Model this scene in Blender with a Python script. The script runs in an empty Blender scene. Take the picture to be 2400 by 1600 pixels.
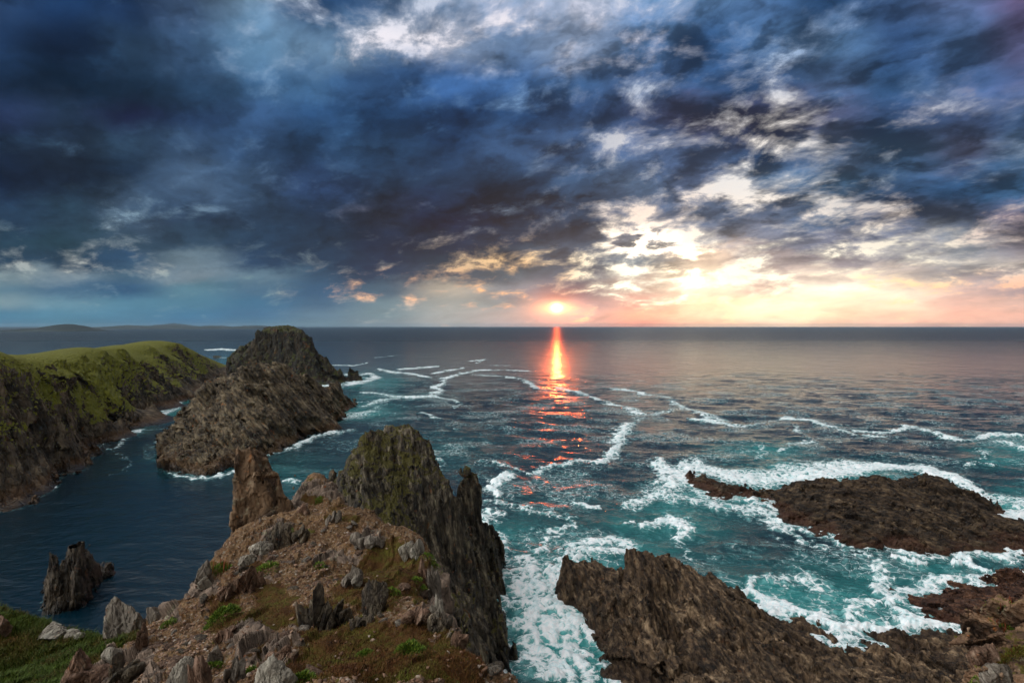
import bpy, math, random
import numpy as np
from mathutils import Vector
R = math.radians
sc = bpy.context.scene
col = sc.collection
F = 1400.0      # focal length in 2400 px units
H = 60.0        # height of the viewpoint over the sea
HY = 763.0      # row of the horizon
CX = 1200.0

def lin(h):
    r = [int(h[i:i+2], 16) / 255 for i in (0, 2, 4)]
    return tuple(c / 12.92 if c <= .04045 else ((c + .055) / 1.055) ** 2.4 for c in r)

# ---------- camera ----------
cd = bpy.data.cameras.new('camera')
cam = bpy.data.objects.new('camera', cd); col.objects.link(cam)
cam.location = (0, 0, H); cam.rotation_euler = (R(90), 0, 0)
cd.sensor_width = 36; cd.lens = 36 * F / 2400
cd.shift_y = -(800 - HY) / 2400
cd.clip_start = .05; cd.clip_end = 200000
sc.camera = cam
sc.view_settings.view_transform = 'Standard'; sc.view_settings.look = 'None'
sc.view_settings.exposure = 0; sc.view_settings.gamma = 1

# ---------- node expression helper ----------
class N:
    def __init__(s, tree): s.t = tree
    def node(s, typ, **kw):
        n = s.t.nodes.new(typ)
        for k, v in kw.items(): setattr(n, k, v)
        return n
    def put(s, sock, v):
        if hasattr(v, 'node') or isinstance(v, bpy.types.NodeSocket): s.t.links.new(v, sock)
        else: sock.default_value = v
    def m(s, op, *a, clamp=False):
        n = s.node('ShaderNodeMath', operation=op, use_clamp=clamp)
        for i, v in enumerate(a): s.put(n.inputs[i], v)
        return n.outputs[0]
    def add(s, a, b): return s.m('ADD', a, b)
    def sub(s, a, b): return s.m('SUBTRACT', a, b)
    def mul(s, a, b): return s.m('MULTIPLY', a, b)
    def mad(s, a, b, c): return s.m('MULTIPLY_ADD', a, b, c)
    def vm(s, op, *a):
        n = s.node('ShaderNodeVectorMath', operation=op)
        for i, v in enumerate(a): s.put(n.inputs[i], v)
        return n.outputs[0]
    def vscale(s, a, f):
        n = s.node('ShaderNodeVectorMath', operation='SCALE')
        s.put(n.inputs[0], a); s.put(n.inputs[3], f); return n.outputs[0]
    def xyz(s, x, y, z):
        n = s.node('ShaderNodeCombineXYZ')
        for i, v in enumerate((x, y, z)): s.put(n.inputs[i], v)
        return n.outputs[0]
    def sep(s, v):
        n = s.node('ShaderNodeSeparateXYZ'); s.put(n.inputs[0], v); return n.outputs
    def ss(s, v, a, b, lo=0., hi=1.):
        n = s.node('ShaderNodeMapRange', interpolation_type='SMOOTHSTEP')
        for i, q in enumerate((v, a, b, lo, hi)): s.put(n.inputs[i], q)
        return n.outputs[0]
    def noise(s, vec, scale, det=4, rough=.55, dist=0., out=0, dim='3D', lac=2.0):
        n = s.node('ShaderNodeTexNoise', noise_dimensions=dim)
        s.put(n.inputs['Vector'], vec); s.put(n.inputs['Scale'], scale)
        s.put(n.inputs['Detail'], det); s.put(n.inputs['Roughness'], rough)
        s.put(n.inputs['Distortion'], dist); s.put(n.inputs['Lacunarity'], lac)
        return n.outputs[out]
    def voro(s, vec, scale, feature='F1', out='Distance', rnd=1., dim='3D'):
        n = s.node('ShaderNodeTexVoronoi', feature=feature, voronoi_dimensions=dim)
        s.put(n.inputs['Vector'], vec); s.put(n.inputs['Scale'], scale)
        s.put(n.inputs['Randomness'], rnd)
        return n.outputs[out]
    def ramp(s, f, stops, interp='LINEAR'):
        n = s.node('ShaderNodeValToRGB'); r = n.color_ramp; r.interpolation = interp
        els = r.elements
        while len(els) > 1: els.remove(els[-1])
        for i, (p, c) in enumerate(stops):
            e = els[0] if i == 0 else els.new(p)
            e.position = p; e.color = c if len(c) == 4 else (*c, 1)
        s.put(n.inputs[0], f); return n.outputs
    def mix(s, f, a, b, blend='MIX'):
        n = s.node('ShaderNodeMix', data_type='RGBA', blend_type=blend)
        s.put(n.inputs[0], f)
        for i, v in ((6, a), (7, b)):
            if isinstance(v, tuple) and len(v) == 3: v = (*v, 1)
            s.put(n.inputs[i], v)
        return n.outputs[2]
    def bump(s, h, strength, dist, normal=None):
        n = s.node('ShaderNodeBump'); s.put(n.inputs['Height'], h)
        s.put(n.inputs['Strength'], strength); s.put(n.inputs['Distance'], dist)
        if normal is not None: s.put(n.inputs['Normal'], normal)
        return n.outputs[0]
# ---------- sky ----------
SUN_AZ = math.atan2(1305 - CX, F); SUN_EL = math.atan2(HY - 721, math.hypot(F, 105))
sc.cycles.use_adaptive_sampling = True; sc.cycles.adaptive_threshold = .015; sc.cycles.use_denoising = True
sc.cycles.max_bounces = 4; sc.cycles.diffuse_bounces = 3; sc.cycles.glossy_bounces = 2; sc.cycles.caustics_reflective = False
def fill_lobe(g, d):  # bright sky lobe behind left, out of view, added to light the rocks
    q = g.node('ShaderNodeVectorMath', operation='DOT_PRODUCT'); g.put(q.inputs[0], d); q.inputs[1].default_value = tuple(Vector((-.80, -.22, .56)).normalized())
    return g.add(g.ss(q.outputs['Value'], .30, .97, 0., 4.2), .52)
def make_world():
    w = bpy.data.worlds.new('World'); sc.world = w; w.use_nodes = True
    t = w.node_tree; t.nodes.clear(); g = N(t)
    tc = g.node('ShaderNodeTexCoord').outputs['Generated']
    d = g.vm('NORMALIZE', tc); X, Y, Z = g.sep(d)
    yy = g.m('MAXIMUM', Y, .25)
    u0 = g.m('DIVIDE', X, yy); v0 = g.m('DIVIDE', g.m('MAXIMUM', Z, 0.), yy)
    zz = g.add(g.m('ABSOLUTE', Z), .33)
    qx = g.m('DIVIDE', X, zz); qy = g.m('DIVIDE', Y, zz)
    q = g.xyz(g.mad(qy, .22, qx), qy, 0.)
    wn = g.noise(q, 3.4, 5, .65, out=1, dim='2D')
    wv = g.vm('SUBTRACT', wn, (.5, .5, .5))
    wx, wy, wz = g.sep(wv)
    fade = g.m('MINIMUM', g.mul(v0, 6.), 1.)
    u = g.mad(g.mul(wx, fade), .13, u0)
    v = g.mad(g.mul(wy, fade), .11, v0)
    px = g.mad(u, F / 2400, .5)                    # 0..1 across the framed sector
    def table(rows, n, coordx, vv):
        cur = None; curA = None; py0 = None
        for y, cells in rows:                      # from the horizon upwards
            stops = []
            cells = cells.split()
            for i, c in enumerate(cells):
                c, _, a = c.partition(':')
                stops.append((i / (n - 1), (*lin(c), float(a or 1))))
            o = g.ramp(coordx, stops, 'EASE')
            if cur is None: cur, curA = o[0], o[1]
            else:
                f = g.ss(vv, (HY - py0) / F, (HY - y) / F)
                cur = g.mix(f, cur, o[0])
                curA = g.mad(g.sub(o[1], curA), f, curA)
            py0 = y
        return cur, curA
    dark = [
     (760, '356c88 377088 356c88 30688a 3a6c86 507484 687f88 98a09c a89c98 c8a090 f09878 f8c090 fcd0a4 fcc89c f8bc98 f0b090 e4a88c'),
     (738, '3a7490 3f7a94 3a7490 2f6e90 30688a 4a7288 5f808a 909a98 a09a96 c0a49c f4a47c ffd09c ffdca8 fccc9c f8c098 f0b090 e4a88c'),
     (710, '6c8a94 548498 3f7a94 3c7690 2c6a8c 30607f 5c7f8c 8c9490 70848a 8c8890 d89c84 ffd49c ffe2a8 fedcae f6c8a0 e4b098 d4a894'),
     (680, '50788c 3a6684 22587f 4a7c90 3c6c8a 24587c 3a6078 a8a090 70808c 58687a c8a890 fce4b8 e0bca0 fff0d0 fce4c0 d8b0a0 a89090'),
     (645, '6c8690 6a8494 3a6480 6f8796 557a90 245070 1a3c5c 3a5064 466070 506478 a89c90 ecd0a8 ccb0a0 dcc4ac ccb8a8 a09898 9c9094'),
     (610, '1f4460 1f4460 204c70 5f7a8a 1c4468 173c5c 143050 183850 2c4a60 4f6074 7c8890 dcbc9c b4a098 94888a 8e8a8e a8a4a2 a89c94'),
     (560, '1a4058 1a4054 284860 284a66 1c4060 163450 122a48 122c48 1c3854 35485f 7c7c84 8c8a90 7c8090 74788c 68728a 848c96 7c7480'),
     (500, '1a3a58 1f4058 385470 223e5c 1c3854 14304e 1f2f48 14284a 1a3450 2a4664 4a6080 5a6c88 586884 46607f 445678 485876 50506c'),
     (430, '0a1f3c 10243e 15304c 3a5878 2a4868 20406a 1a3858 14304e 183654 2a4a6c 46607f 465a7c 4a6888 3c6488 2c5078 24507c 2c5a84'),
     (350, '0f2440 15283f 22405c 2c4c70 244870 1c456e 1b4268 16385c 2a4d76 35557e 3f5c86 425c84 2b507c 4a6080 345a80 48506e 3c5878'),
     (270, '223862 1a3350 141f40 1c3a60 2b5482 1c4a78 14406c 143f6e 1a4a7c 2a4f7e 2c3f64 42486a 3c4468 4a5274 2c4c78 3a5078 2c4a74'),
     (190, '0f2c4c 041f38 0c2740 1f4468 2d5a84 356898 2c5f97 2b5f9a 2f6098 315f92 3a5f90 28507f 1f4470 3f6492 25507e 34598a 3c4f7a'),
     (100, '16375f 0a2444 1a3550 2f5278 4d7ba0 5f88ac 5d7fa0 7f97b8 5f80a8 7c94b6 4a76a8 24558a 3c6a9c 4a78a8 2a5284 3a6090 4b5078'),
     (0,   '1f3f68 0e345f 14335a 3a587e 6c93b4 1f4a78 3a5a80 5f80a5 7690b2 8ea2c0 5580ae 5080b4 3f6a9c 214f80 3c6398 4a5f8a 4a4468'),
    ]
    brt = [
     (735, '6c8c98:0 6c8c98:.1 7c98a0:.0 a0a8a8:.1 f0b890:.1 ffd8a8:.3 ffe4b0:.3 fcd0a4:.2 f4c0a0:.2'),
     (680, '8ca0a4:.35 7c98a4:.3 6c8c98:.2 f0b890:.4 f8c090:.45 ffffe8:.7 fff8d8:.75 fcd4a0:.6 f4c0a0:.5'),
     (610, 'a8b0b0:.4 b4b8b4:.45 6c8490:.25 8c9090:.25 f0c898:.45 fffce8:.75 fff4dc:.7 f0e8d4:.65 f0e0d0:.6'),
     (500, '5a7488:.1 7c98ac:.3 4a6480:.15 5a5c70:.15 7c8ca0:.35 fce8d8:.6 fcf0e4:.6 e8d8cc:.5 d8c0b8:.45'),
     (400, '20384c:.0 5a7898:.15 6c8cb0:.3 3a5c80:.15 5c7898:.25 e0e0e4:.5 f0ece8:.6 98a8b8:.4 90a0b4:.3'),
     (300, '203850:.05 304c68:.1 5a80a8:.25 3c6c9c:.15 7090b4:.3 c8c8d0:.5 f8f0e8:.55 e0dce0:.4 7488a4:.3'),
     (190, '102840:.0 204060:.0 80a4c8:.3 7098c4:.2 7098c8:.2 b8c4d8:.45 c0c8d8:.4 6888b0:.3 7c7c9c:.2'),
     (100, '204468:.1 305478:.1 b0c4dc:.5 f0ecf4:.9 f4eef4:.85 e8e4f0:.7 a0b8d8:.3 7898c4:.3 887898:.2'),
     (0,   '4a78a8:.1 5a80a8:.1 b8c4d8:.5 c0cce0:.35 d8d8e8:.65 c8d0e4:.6 a8bcd8:.25 7090c0:.3 806888:.2'),
    ]
    A, _ = table(dark, 17, px, v)
    B, cov = table(brt, 9, px, v)
    n1 = g.noise(q, 5.5, 7, .64, .2, dim='2D')
    n2 = g.noise(g.vm('ADD', q, (7.3, 2.1, 0)), 4.6, 6, .58, .25, dim='2D')
    # light on one side of each lump: difference of the field towards the sun
    n2b = g.noise(g.vm('ADD', q, (7.3 + .02, 2.1 + .035, 0)), 4.6, 3, .58, .25, dim='2D')
    sh = g.sub(n2, n2b)
    qw = g.vm('ADD', q, g.vscale(wv, .32))
    vd = g.voro(qw, 6.5, 'SMOOTH_F1', dim='2D'); vd2 = g.voro(qw, 15., 'SMOOTH_F1', dim='2D')
    lump = g.add(g.mul(g.sub(vd, .42), 1.), g.mul(g.sub(vd2, .42), .45))
    n1 = g.mad(lump, .26, n1)
    thr = g.mad(cov, -.30, .745)
    msk = g.mad(g.ss(n1, g.sub(thr, .03), g.add(thr, .10)), .6, g.mul(g.ss(n1, g.sub(thr, .16), g.add(thr, .06)), .4))
    shade = g.add(g.add(g.mad(g.sub(n2, .5), -2.9, 1.0), g.mul(sh, 3.0)), g.mul(lump, 1.5))
    contrast = g.mul(g.ss(v0, .04, .24, .15, 1.), g.ss(u0, -.35, .30, .5, 1.))
    n3 = g.noise(qw, 19., 5, .6, dim='2D')
    shade = g.mad(g.sub(n3, .5), -.9, shade)
    shade = g.m('SMOOTH_MAX', g.mad(g.sub(shade, 1.), contrast, 1.), .34, .5)
    c = g.vscale(A, shade)
    lum = g.node('ShaderNodeRGBToBW'); g.put(lum.inputs[0], c)
    c = g.mix(.17, c, g.xyz(lum.outputs[0], lum.outputs[0], g.mul(lum.outputs[0], 1.15)))
    c = g.mix(msk, c, B)
    # glow round the low sun, then the disc
    sd = (math.sin(SUN_AZ) * math.cos(SUN_EL), math.cos(SUN_AZ) * math.cos(SUN_EL), math.sin(SUN_EL))
    su, sv = sd[0] / sd[1], sd[2] / sd[1]
    du = g.sub(u0, su); dv = g.sub(v0, sv)
    def blob(du, dv, sx, sy, uc=0., vc=0.):
        a = g.m('DIVIDE', g.sub(du, uc), sx); b = g.m('DIVIDE', g.sub(dv, vc), sy)
        return g.m('EXPONENT', g.mul(g.add(g.mul(a, a), g.mul(b, b)), -1.))
    front = g.ss(Y, .3, .5)
    def addc(c, f, rgb):
        return g.vm('ADD', c, g.vscale(g.xyz(*rgb), g.mul(f, front)))
    c = addc(c, blob(du, dv, .055, .030), (.55, .12, .02))
    c = addc(c, blob(du, dv, .030, .010), (.9, .42, .1))
    c = addc(c, blob(du, dv, .0085, .0065), (3., 2.3, 1.1))
    # the brightest break in the cloud, right of the sun
    brk = g.mul(blob(u, v, .050, .022, (1600 - CX) / F, (HY - 622) / F), g.ss(n1, .38, .55))
    c = addc(c, brk, (1.4, 1.0, .6))
    brk = g.mul(blob(u, v, .050, .022, (1500 - CX) / F, (HY - 575) / F), g.ss(n1, .44, .56))
    c = addc(c, brk, (1.5, 1.2, .9))
    c = g.vscale(c, g.ss(v0, .10, .0, 1., 1.3))
    c = g.vscale(c, g.mad(g.mul(blob(u0, v0, .38, .085, .42, .075), 1.), .32, 1.))
    # added bright sky overhead and behind the viewer, unseen, to light the land
    ns = g.node('ShaderNodeTexSky', sky_type='NISHITA', sun_disc=False)
    ns.sun_elevation = SUN_EL; ns.sun_rotation = SUN_AZ
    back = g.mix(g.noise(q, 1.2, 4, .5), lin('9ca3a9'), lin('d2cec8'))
    back = g.vscale(back, fill_lobe(g, d))
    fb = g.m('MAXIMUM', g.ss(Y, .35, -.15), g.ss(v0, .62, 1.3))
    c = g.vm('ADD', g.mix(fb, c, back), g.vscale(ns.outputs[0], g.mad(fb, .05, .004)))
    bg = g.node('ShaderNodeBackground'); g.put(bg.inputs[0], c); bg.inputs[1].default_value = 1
    out = g.node('ShaderNodeOutputWorld'); t.links.new(bg.outputs[0], out.inputs[0])
    w.cycles.sampling_method = 'NONE'
BACK = 1.3
make_world()
sl = bpy.data.lights.new('sun', 'SUN'); so = bpy.data.objects.new('sun', sl); col.objects.link(so)
sl.energy = .07; sl.angle = R(.5); sl.color = (1., .12, .025)
so.rotation_euler = Vector((math.sin(SUN_AZ) * math.cos(SUN_EL), math.cos(SUN_AZ) * math.cos(SUN_EL), math.sin(SUN_EL))).to_track_quat('Z', 'Y').to_euler()
so.location = (0, 200, 200)
# ---------- numeric noise ----------
_rng = np.random.RandomState(7)
_P = np.concatenate([_rng.permutation(512)] * 3).astype(np.int32)
_G = _rng.normal(size=(512, 3)).astype(np.float32); _G /= np.linalg.norm(_G, axis=1)[:, None]
_V = _rng.rand(512, 4).astype(np.float32)
def _hash(i, j, k, s=0):
    return _P[_P[_P[(i + s * 37) & 511] + (j & 511)] + (k & 511)]
def gnoise(p, s=0):
    p = p.astype(np.float32); f = np.floor(p); i = f.astype(np.int32); f = p - f
    w = f * f * f * (f * (f * 6 - 15) + 10)
    out = 0
    for a in (0, 1):
        wx = w[:, 0] if a else 1 - w[:, 0]
        for b in (0, 1):
            wy = w[:, 1] if b else 1 - w[:, 1]
            for c in (0, 1):
                wz = w[:, 2] if c else 1 - w[:, 2]
                g = _G[_hash(i[:, 0] + a, i[:, 1] + b, i[:, 2] + c, s)]
                out = out + wx * wy * wz * (g[:, 0] * (f[:, 0] - a) + g[:, 1] * (f[:, 1] - b) + g[:, 2] * (f[:, 2] - c))
    return out * 1.5
def fbm(p, octs=4, gain=.5, s=0, ridged=False):
    a, t, o = 1., 0., 0.
    q = p
    for k in range(octs):
        n = gnoise(q, s + k)
        o = o + a * ((1 - 2 * np.abs(n)) if ridged else n); t += a
        a *= gain; q = q * 2.03 + 11.7
    return o / t
def facets(p, s=0, tilt=.8):
    """broken blocks: a random step and a random slope for every cell"""
    i0 = np.floor(p - .5).astype(np.int32)
    best = np.full(len(p), 1e9, np.float32); out = np.zeros(len(p), np.float32)
    for a in (0, 1):
        for b in (0, 1):
            for c in (0, 1):
                i = i0 + np.array([a, b, c])
                h = _hash(i[:, 0], i[:, 1], i[:, 2], s)
                d = p - (i + .5 + (_V[h, :3] - .5) * .7)
                r = (d * d).sum(1)
                m = r < best
                best = np.where(m, r, best)
                v = (_V[h, 3] - .5) + (d * (_G[h])).sum(1) * tilt
                out = np.where(m, v, out)
    return out
def basis(n, up=(0, 0, 1)):
    n = np.array(n, float); n /= np.linalg.norm(n)
    a = np.array(up, float); a = a - n * a.dot(n); a /= np.linalg.norm(a)
    return np.stack([n, a, np.cross(n, a)]).T        # columns: across the beds, up the beds, along the beds

# ---------- positions ----------
def P3(px, py, Y): return ((px - CX) / F * Y, Y, H - Y * (py - HY) / F)
def sea(px, py): Y = H * F / (py - HY); return ((px - CX) / F * Y, Y, 0.)
def sstep(a, b, x):
    t = np.clip((x - a) / (b - a), 0, 1); return t * t * (3 - 2 * t)
DEBUG = False
class Height:
    """surface through scattered points"""
    def __init__(s, pts):
        s.p = np.array(pts, float); n = len(s.p)
        D = np.linalg.norm(s.p[:, None, :2] - s.p[None, :, :2], axis=2)
        A = np.zeros((n + 1, n + 1)); A[:n, :n] = -D + np.eye(n) * -1e-3; A[:n, n] = 1; A[n, :n] = 1
        s.w = np.linalg.solve(A, np.append(s.p[:, 2], 0))
    def __call__(s, X, Y):
        X = X.astype(np.float32); Y = Y.astype(np.float32)
        o = np.full(X.shape, s.w[-1], np.float32)
        for (a, b, _), w in zip(s.p, s.w[:-1]):
            dx = X - np.float32(a); dy = Y - np.float32(b); o -= np.float32(w) * np.sqrt(dx * dx + dy * dy)
        return o
def ring(pts, off=4., z=-5.):
    """sea-level outline (closed, in order) plus a sunken ring outside it"""
    p = np.array(pts)[:, :2]; c = p.mean(0); out = [(a, b, 0.) for a, b in p]
    area = 0.5 * np.sum(p[:, 0] * np.roll(p[:, 1], -1) - np.roll(p[:, 0], -1) * p[:, 1])
    for k in range(len(p)):
        t = p[(k + 1) % len(p)] - p[k - 1]; t /= np.linalg.norm(t) + 1e-9
        n = np.array([t[1], -t[0]]) * (1 if area > 0 else -1)
        out.append((p[k, 0] + n[0] * off, p[k, 1] + n[1] * off, z))
    return out

# ---------- meshing of a solid ----------
def surface_nets(Fv, toworld, keep=None):
    S = Fv > 0
    nx, ny, nz = Fv.shape
    cnt = np.zeros((nx - 1, ny - 1, nz - 1), np.int8)
    for a in (0, 1):
        for b in (0, 1):
            for c in (0, 1): cnt += S[a:nx - 1 + a, b:ny - 1 + b, c:nz - 1 + c]
    act = (cnt > 0) & (cnt < 8)
    I, J, K = np.nonzero(act)
    idx = np.full(act.shape, -1, np.int32); idx[I, J, K] = np.arange(len(I))
    acc = np.zeros((len(I), 3), np.float32); num = np.zeros(len(I), np.float32)
    offs = [(0, 0, 0), (1, 0, 0), (0, 1, 0), (1, 1, 0), (0, 0, 1), (1, 0, 1), (0, 1, 1), (1, 1, 1)]
    val = [Fv[I + a, J + b, K + c] for a, b, c in offs]
    for p in range(8):
        for ax in range(3):
            o = offs[p]
            if o[ax]: continue
            o2 = list(o); o2[ax] = 1; q = offs.index(tuple(o2))
            f0, f1 = val[p], val[q]; m = (f0 > 0) != (f1 > 0)
            t = np.where(m, f0 / np.where(m, f0 - f1, 1), 0)
            pos = np.array(o, np.float32)[None] + np.eye(3, dtype=np.float32)[ax][None] * t[:, None]
            acc += pos * m[:, None]; num += m
    v = acc / num[:, None] + np.stack([I, J, K], 1)
    faces = []
    for ax in range(3):
        sl0 = [slice(None)] * 3; sl1 = [slice(None)] * 3
        sl0[ax] = slice(0, -1); sl1[ax] = slice(1, None)
        s0 = S[tuple(sl0)]; s1 = S[tuple(sl1)]
        e = s0 != s1
        o1, o2 = [a for a in range(3) if a != ax]
        e[tuple(slice(0, 1) if a == o1 else slice(None) for a in range(3))] = False
        e[tuple(slice(0, 1) if a == o2 else slice(None) for a in range(3))] = False
        e[tuple(slice(-1, None) if a == o1 else slice(None) for a in range(3))] = False
        e[tuple(slice(-1, None) if a == o2 else slice(None) for a in range(3))] = False
        Q = np.stack(np.nonzero(e), 1)
        if not len(Q): continue
        d1 = np.zeros(3, int); d1[o1] = 1; d2 = np.zeros(3, int); d2[o2] = 1
        c = [Q - d1 - d2, Q - d2, Q, Q - d1]
        f = np.stack([idx[a[:, 0], a[:, 1], a[:, 2]] for a in c], 1)
        flip = s0[Q[:, 0], Q[:, 1], Q[:, 2]] ^ (ax == 1)
        f = np.where(flip[:, None], f, f[:, ::-1])
        faces.append(f)
    f = np.concatenate(faces)
    f = f[(f >= 0).all(1)]
    return toworld(v), f
def vnormals(v, f):
    a = v[f[:, 2]] - v[f[:, 0]]; b = v[f[:, 3 % f.shape[1]]] - v[f[:, 1]]
    n = np.cross(a, b); o = np.zeros_like(v)
    for k in range(3):
        c = n[:, k]
        o[:, k] = sum(np.bincount(f[:, j], c, len(v)) for j in range(f.shape[1]))
    return o / (np.linalg.norm(o, axis=1)[:, None] + 1e-12)
def make_mesh(name, v, f, mat, smooth=False, attrs=None):
    me = bpy.data.meshes.new(name)
    v = np.ascontiguousarray(v, np.float32); f = np.ascontiguousarray(f, np.int32); k = f.shape[1]
    me.vertices.add(len(v)); me.vertices.foreach_set('co', v.ravel())
    me.loops.add(f.size); me.loops.foreach_set('vertex_index', f.ravel())
    me.polygons.add(len(f)); me.polygons.foreach_set('loop_start', np.arange(0, f.size, k, dtype=np.int32))
    me.update(calc_edges=True)
    if smooth: me.polygons.foreach_set('use_smooth', np.ones(len(f), bool))
    for n, a in (attrs or {}).items():
        at = me.attributes.new(n, 'FLOAT', 'POINT'); at.data.foreach_set('value', np.ascontiguousarray(a, np.float32))
    if mat: me.materials.append(mat)
    return me
def tag(o, label=None, cat=None, group=None, kind=None):
    for k, v in (('label', label), ('category', cat), ('group', group), ('kind', kind)):
        if v: o[k] = v
    return o
def link(name, me, label=None, cat=None, group=None, kind=None, parent=None, loc=None):
    o = bpy.data.objects.new(name, me); col.objects.link(o)
    if parent: o.parent = parent
    if loc: o.location = loc
    return tag(o, label, cat, group, kind)
def trim(v, f):
    used = np.zeros(len(v), bool); used[f.ravel()] = True
    m = np.cumsum(used) - 1
    return v[used], m[f].astype(np.int32)

def subdivide(v, f):
    """every quad becomes four"""
    n = len(v); e = np.stack([f, np.roll(f, -1, 1)], 2).reshape(-1, 2); e.sort(1)
    key = e[:, 0].astype(np.int64) * n + e[:, 1]
    uk, inv = np.unique(key, return_inverse=True)
    mid = (v[uk // n] + v[uk % n]) * .5
    cen = v[f].mean(1)
    em = inv.reshape(-1, 4) + n; c = np.arange(len(f)) + n + len(uk)
    q = [np.stack([f[:, k], em[:, k], c, em[:, k - 1]], 1) for k in range(4)]
    return np.concatenate([v, mid, cen]), np.concatenate(q).astype(np.int32)
def solid(hf, box, cell, macro, fine, zmin=-3., zmax=None, band=4., cut=None, flat=1., fr=(.82, .96), ztop=None):
    """box = (px0, px1, Y0, Y1); cell = final spacing in photo px at mid distance"""
    cell = cell * 2
    px0, px1, Y0, Y1 = box
    nx = int((px1 - px0) / cell); Ym = (Y0 * Y1) ** .5; dz = cell * Ym / F
    ny = int(math.log(Y1 / Y0) / (1.5 * cell / F))
    U = (np.linspace(px0, px1, nx) - CX) / F; L = np.linspace(math.log(Y0), math.log(Y1), ny)
    Yg = (np.exp(L)[None, :] * np.ones((nx, 1))).astype(np.float32); Xg = (U[:, None] * Yg).astype(np.float32)
    h = hf(Xg, Yg)
    if cut is not None: h = cut(h, Xg, Yg)
    # slopes on the warped grid
    hu, hl = np.gradient(h, U, L)
    hx = hu / Yg; hy = (hl - Xg * hx) / Yg
    g = 1 / np.sqrt(1 + hx ** 2 + hy ** 2)
    if zmax is None: zmax = h.max() + band * .6
    nz = int((zmax - zmin) / dz); Z = np.linspace(zmin, zmax, nz).astype(np.float32)
    Fv = ((h[:, :, None] - Z[None, None, :]) * g[:, :, None]).astype(np.float32)
    I, J, K = np.nonzero(np.abs(Fv) < band)
    P = np.stack([Xg[I, J], Yg[I, J], Z[K]], 1).astype(np.float32)
    D = macro(P)
    if flat < 1: D = D * (flat + (1 - flat) * (1 - sstep(fr[0], fr[1], g[I, J])))
    if ztop: D = np.where(D > 0, D * (1 - .9 * sstep(ztop - 8, ztop, P[:, 2])), D)
    Fv[I, J, K] += D
    def tw(v):
        u = U[0] + v[:, 0] * (U[-1] - U[0]) / (nx - 1); Y = np.exp(L[0] + v[:, 1] * (L[-1] - L[0]) / (ny - 1))
        return np.stack([u * Y, Y, zmin + v[:, 2] * (zmax - zmin) / (nz - 1)], 1)
    v, f = surface_nets(Fv, tw)
    v, f = subdivide(v, f)
    n = vnormals(v, f)
    D = fine(v)
    if flat < 1: D = D * (flat + (1 - flat) * (1 - sstep(fr[0] + .05, fr[1] + .05, n[:, 2])))
    v = v + n * D[:, None]
    if DEBUG: print('NZ', n[:, 2].mean(), len(v))
    return v.astype(np.float32), f
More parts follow.
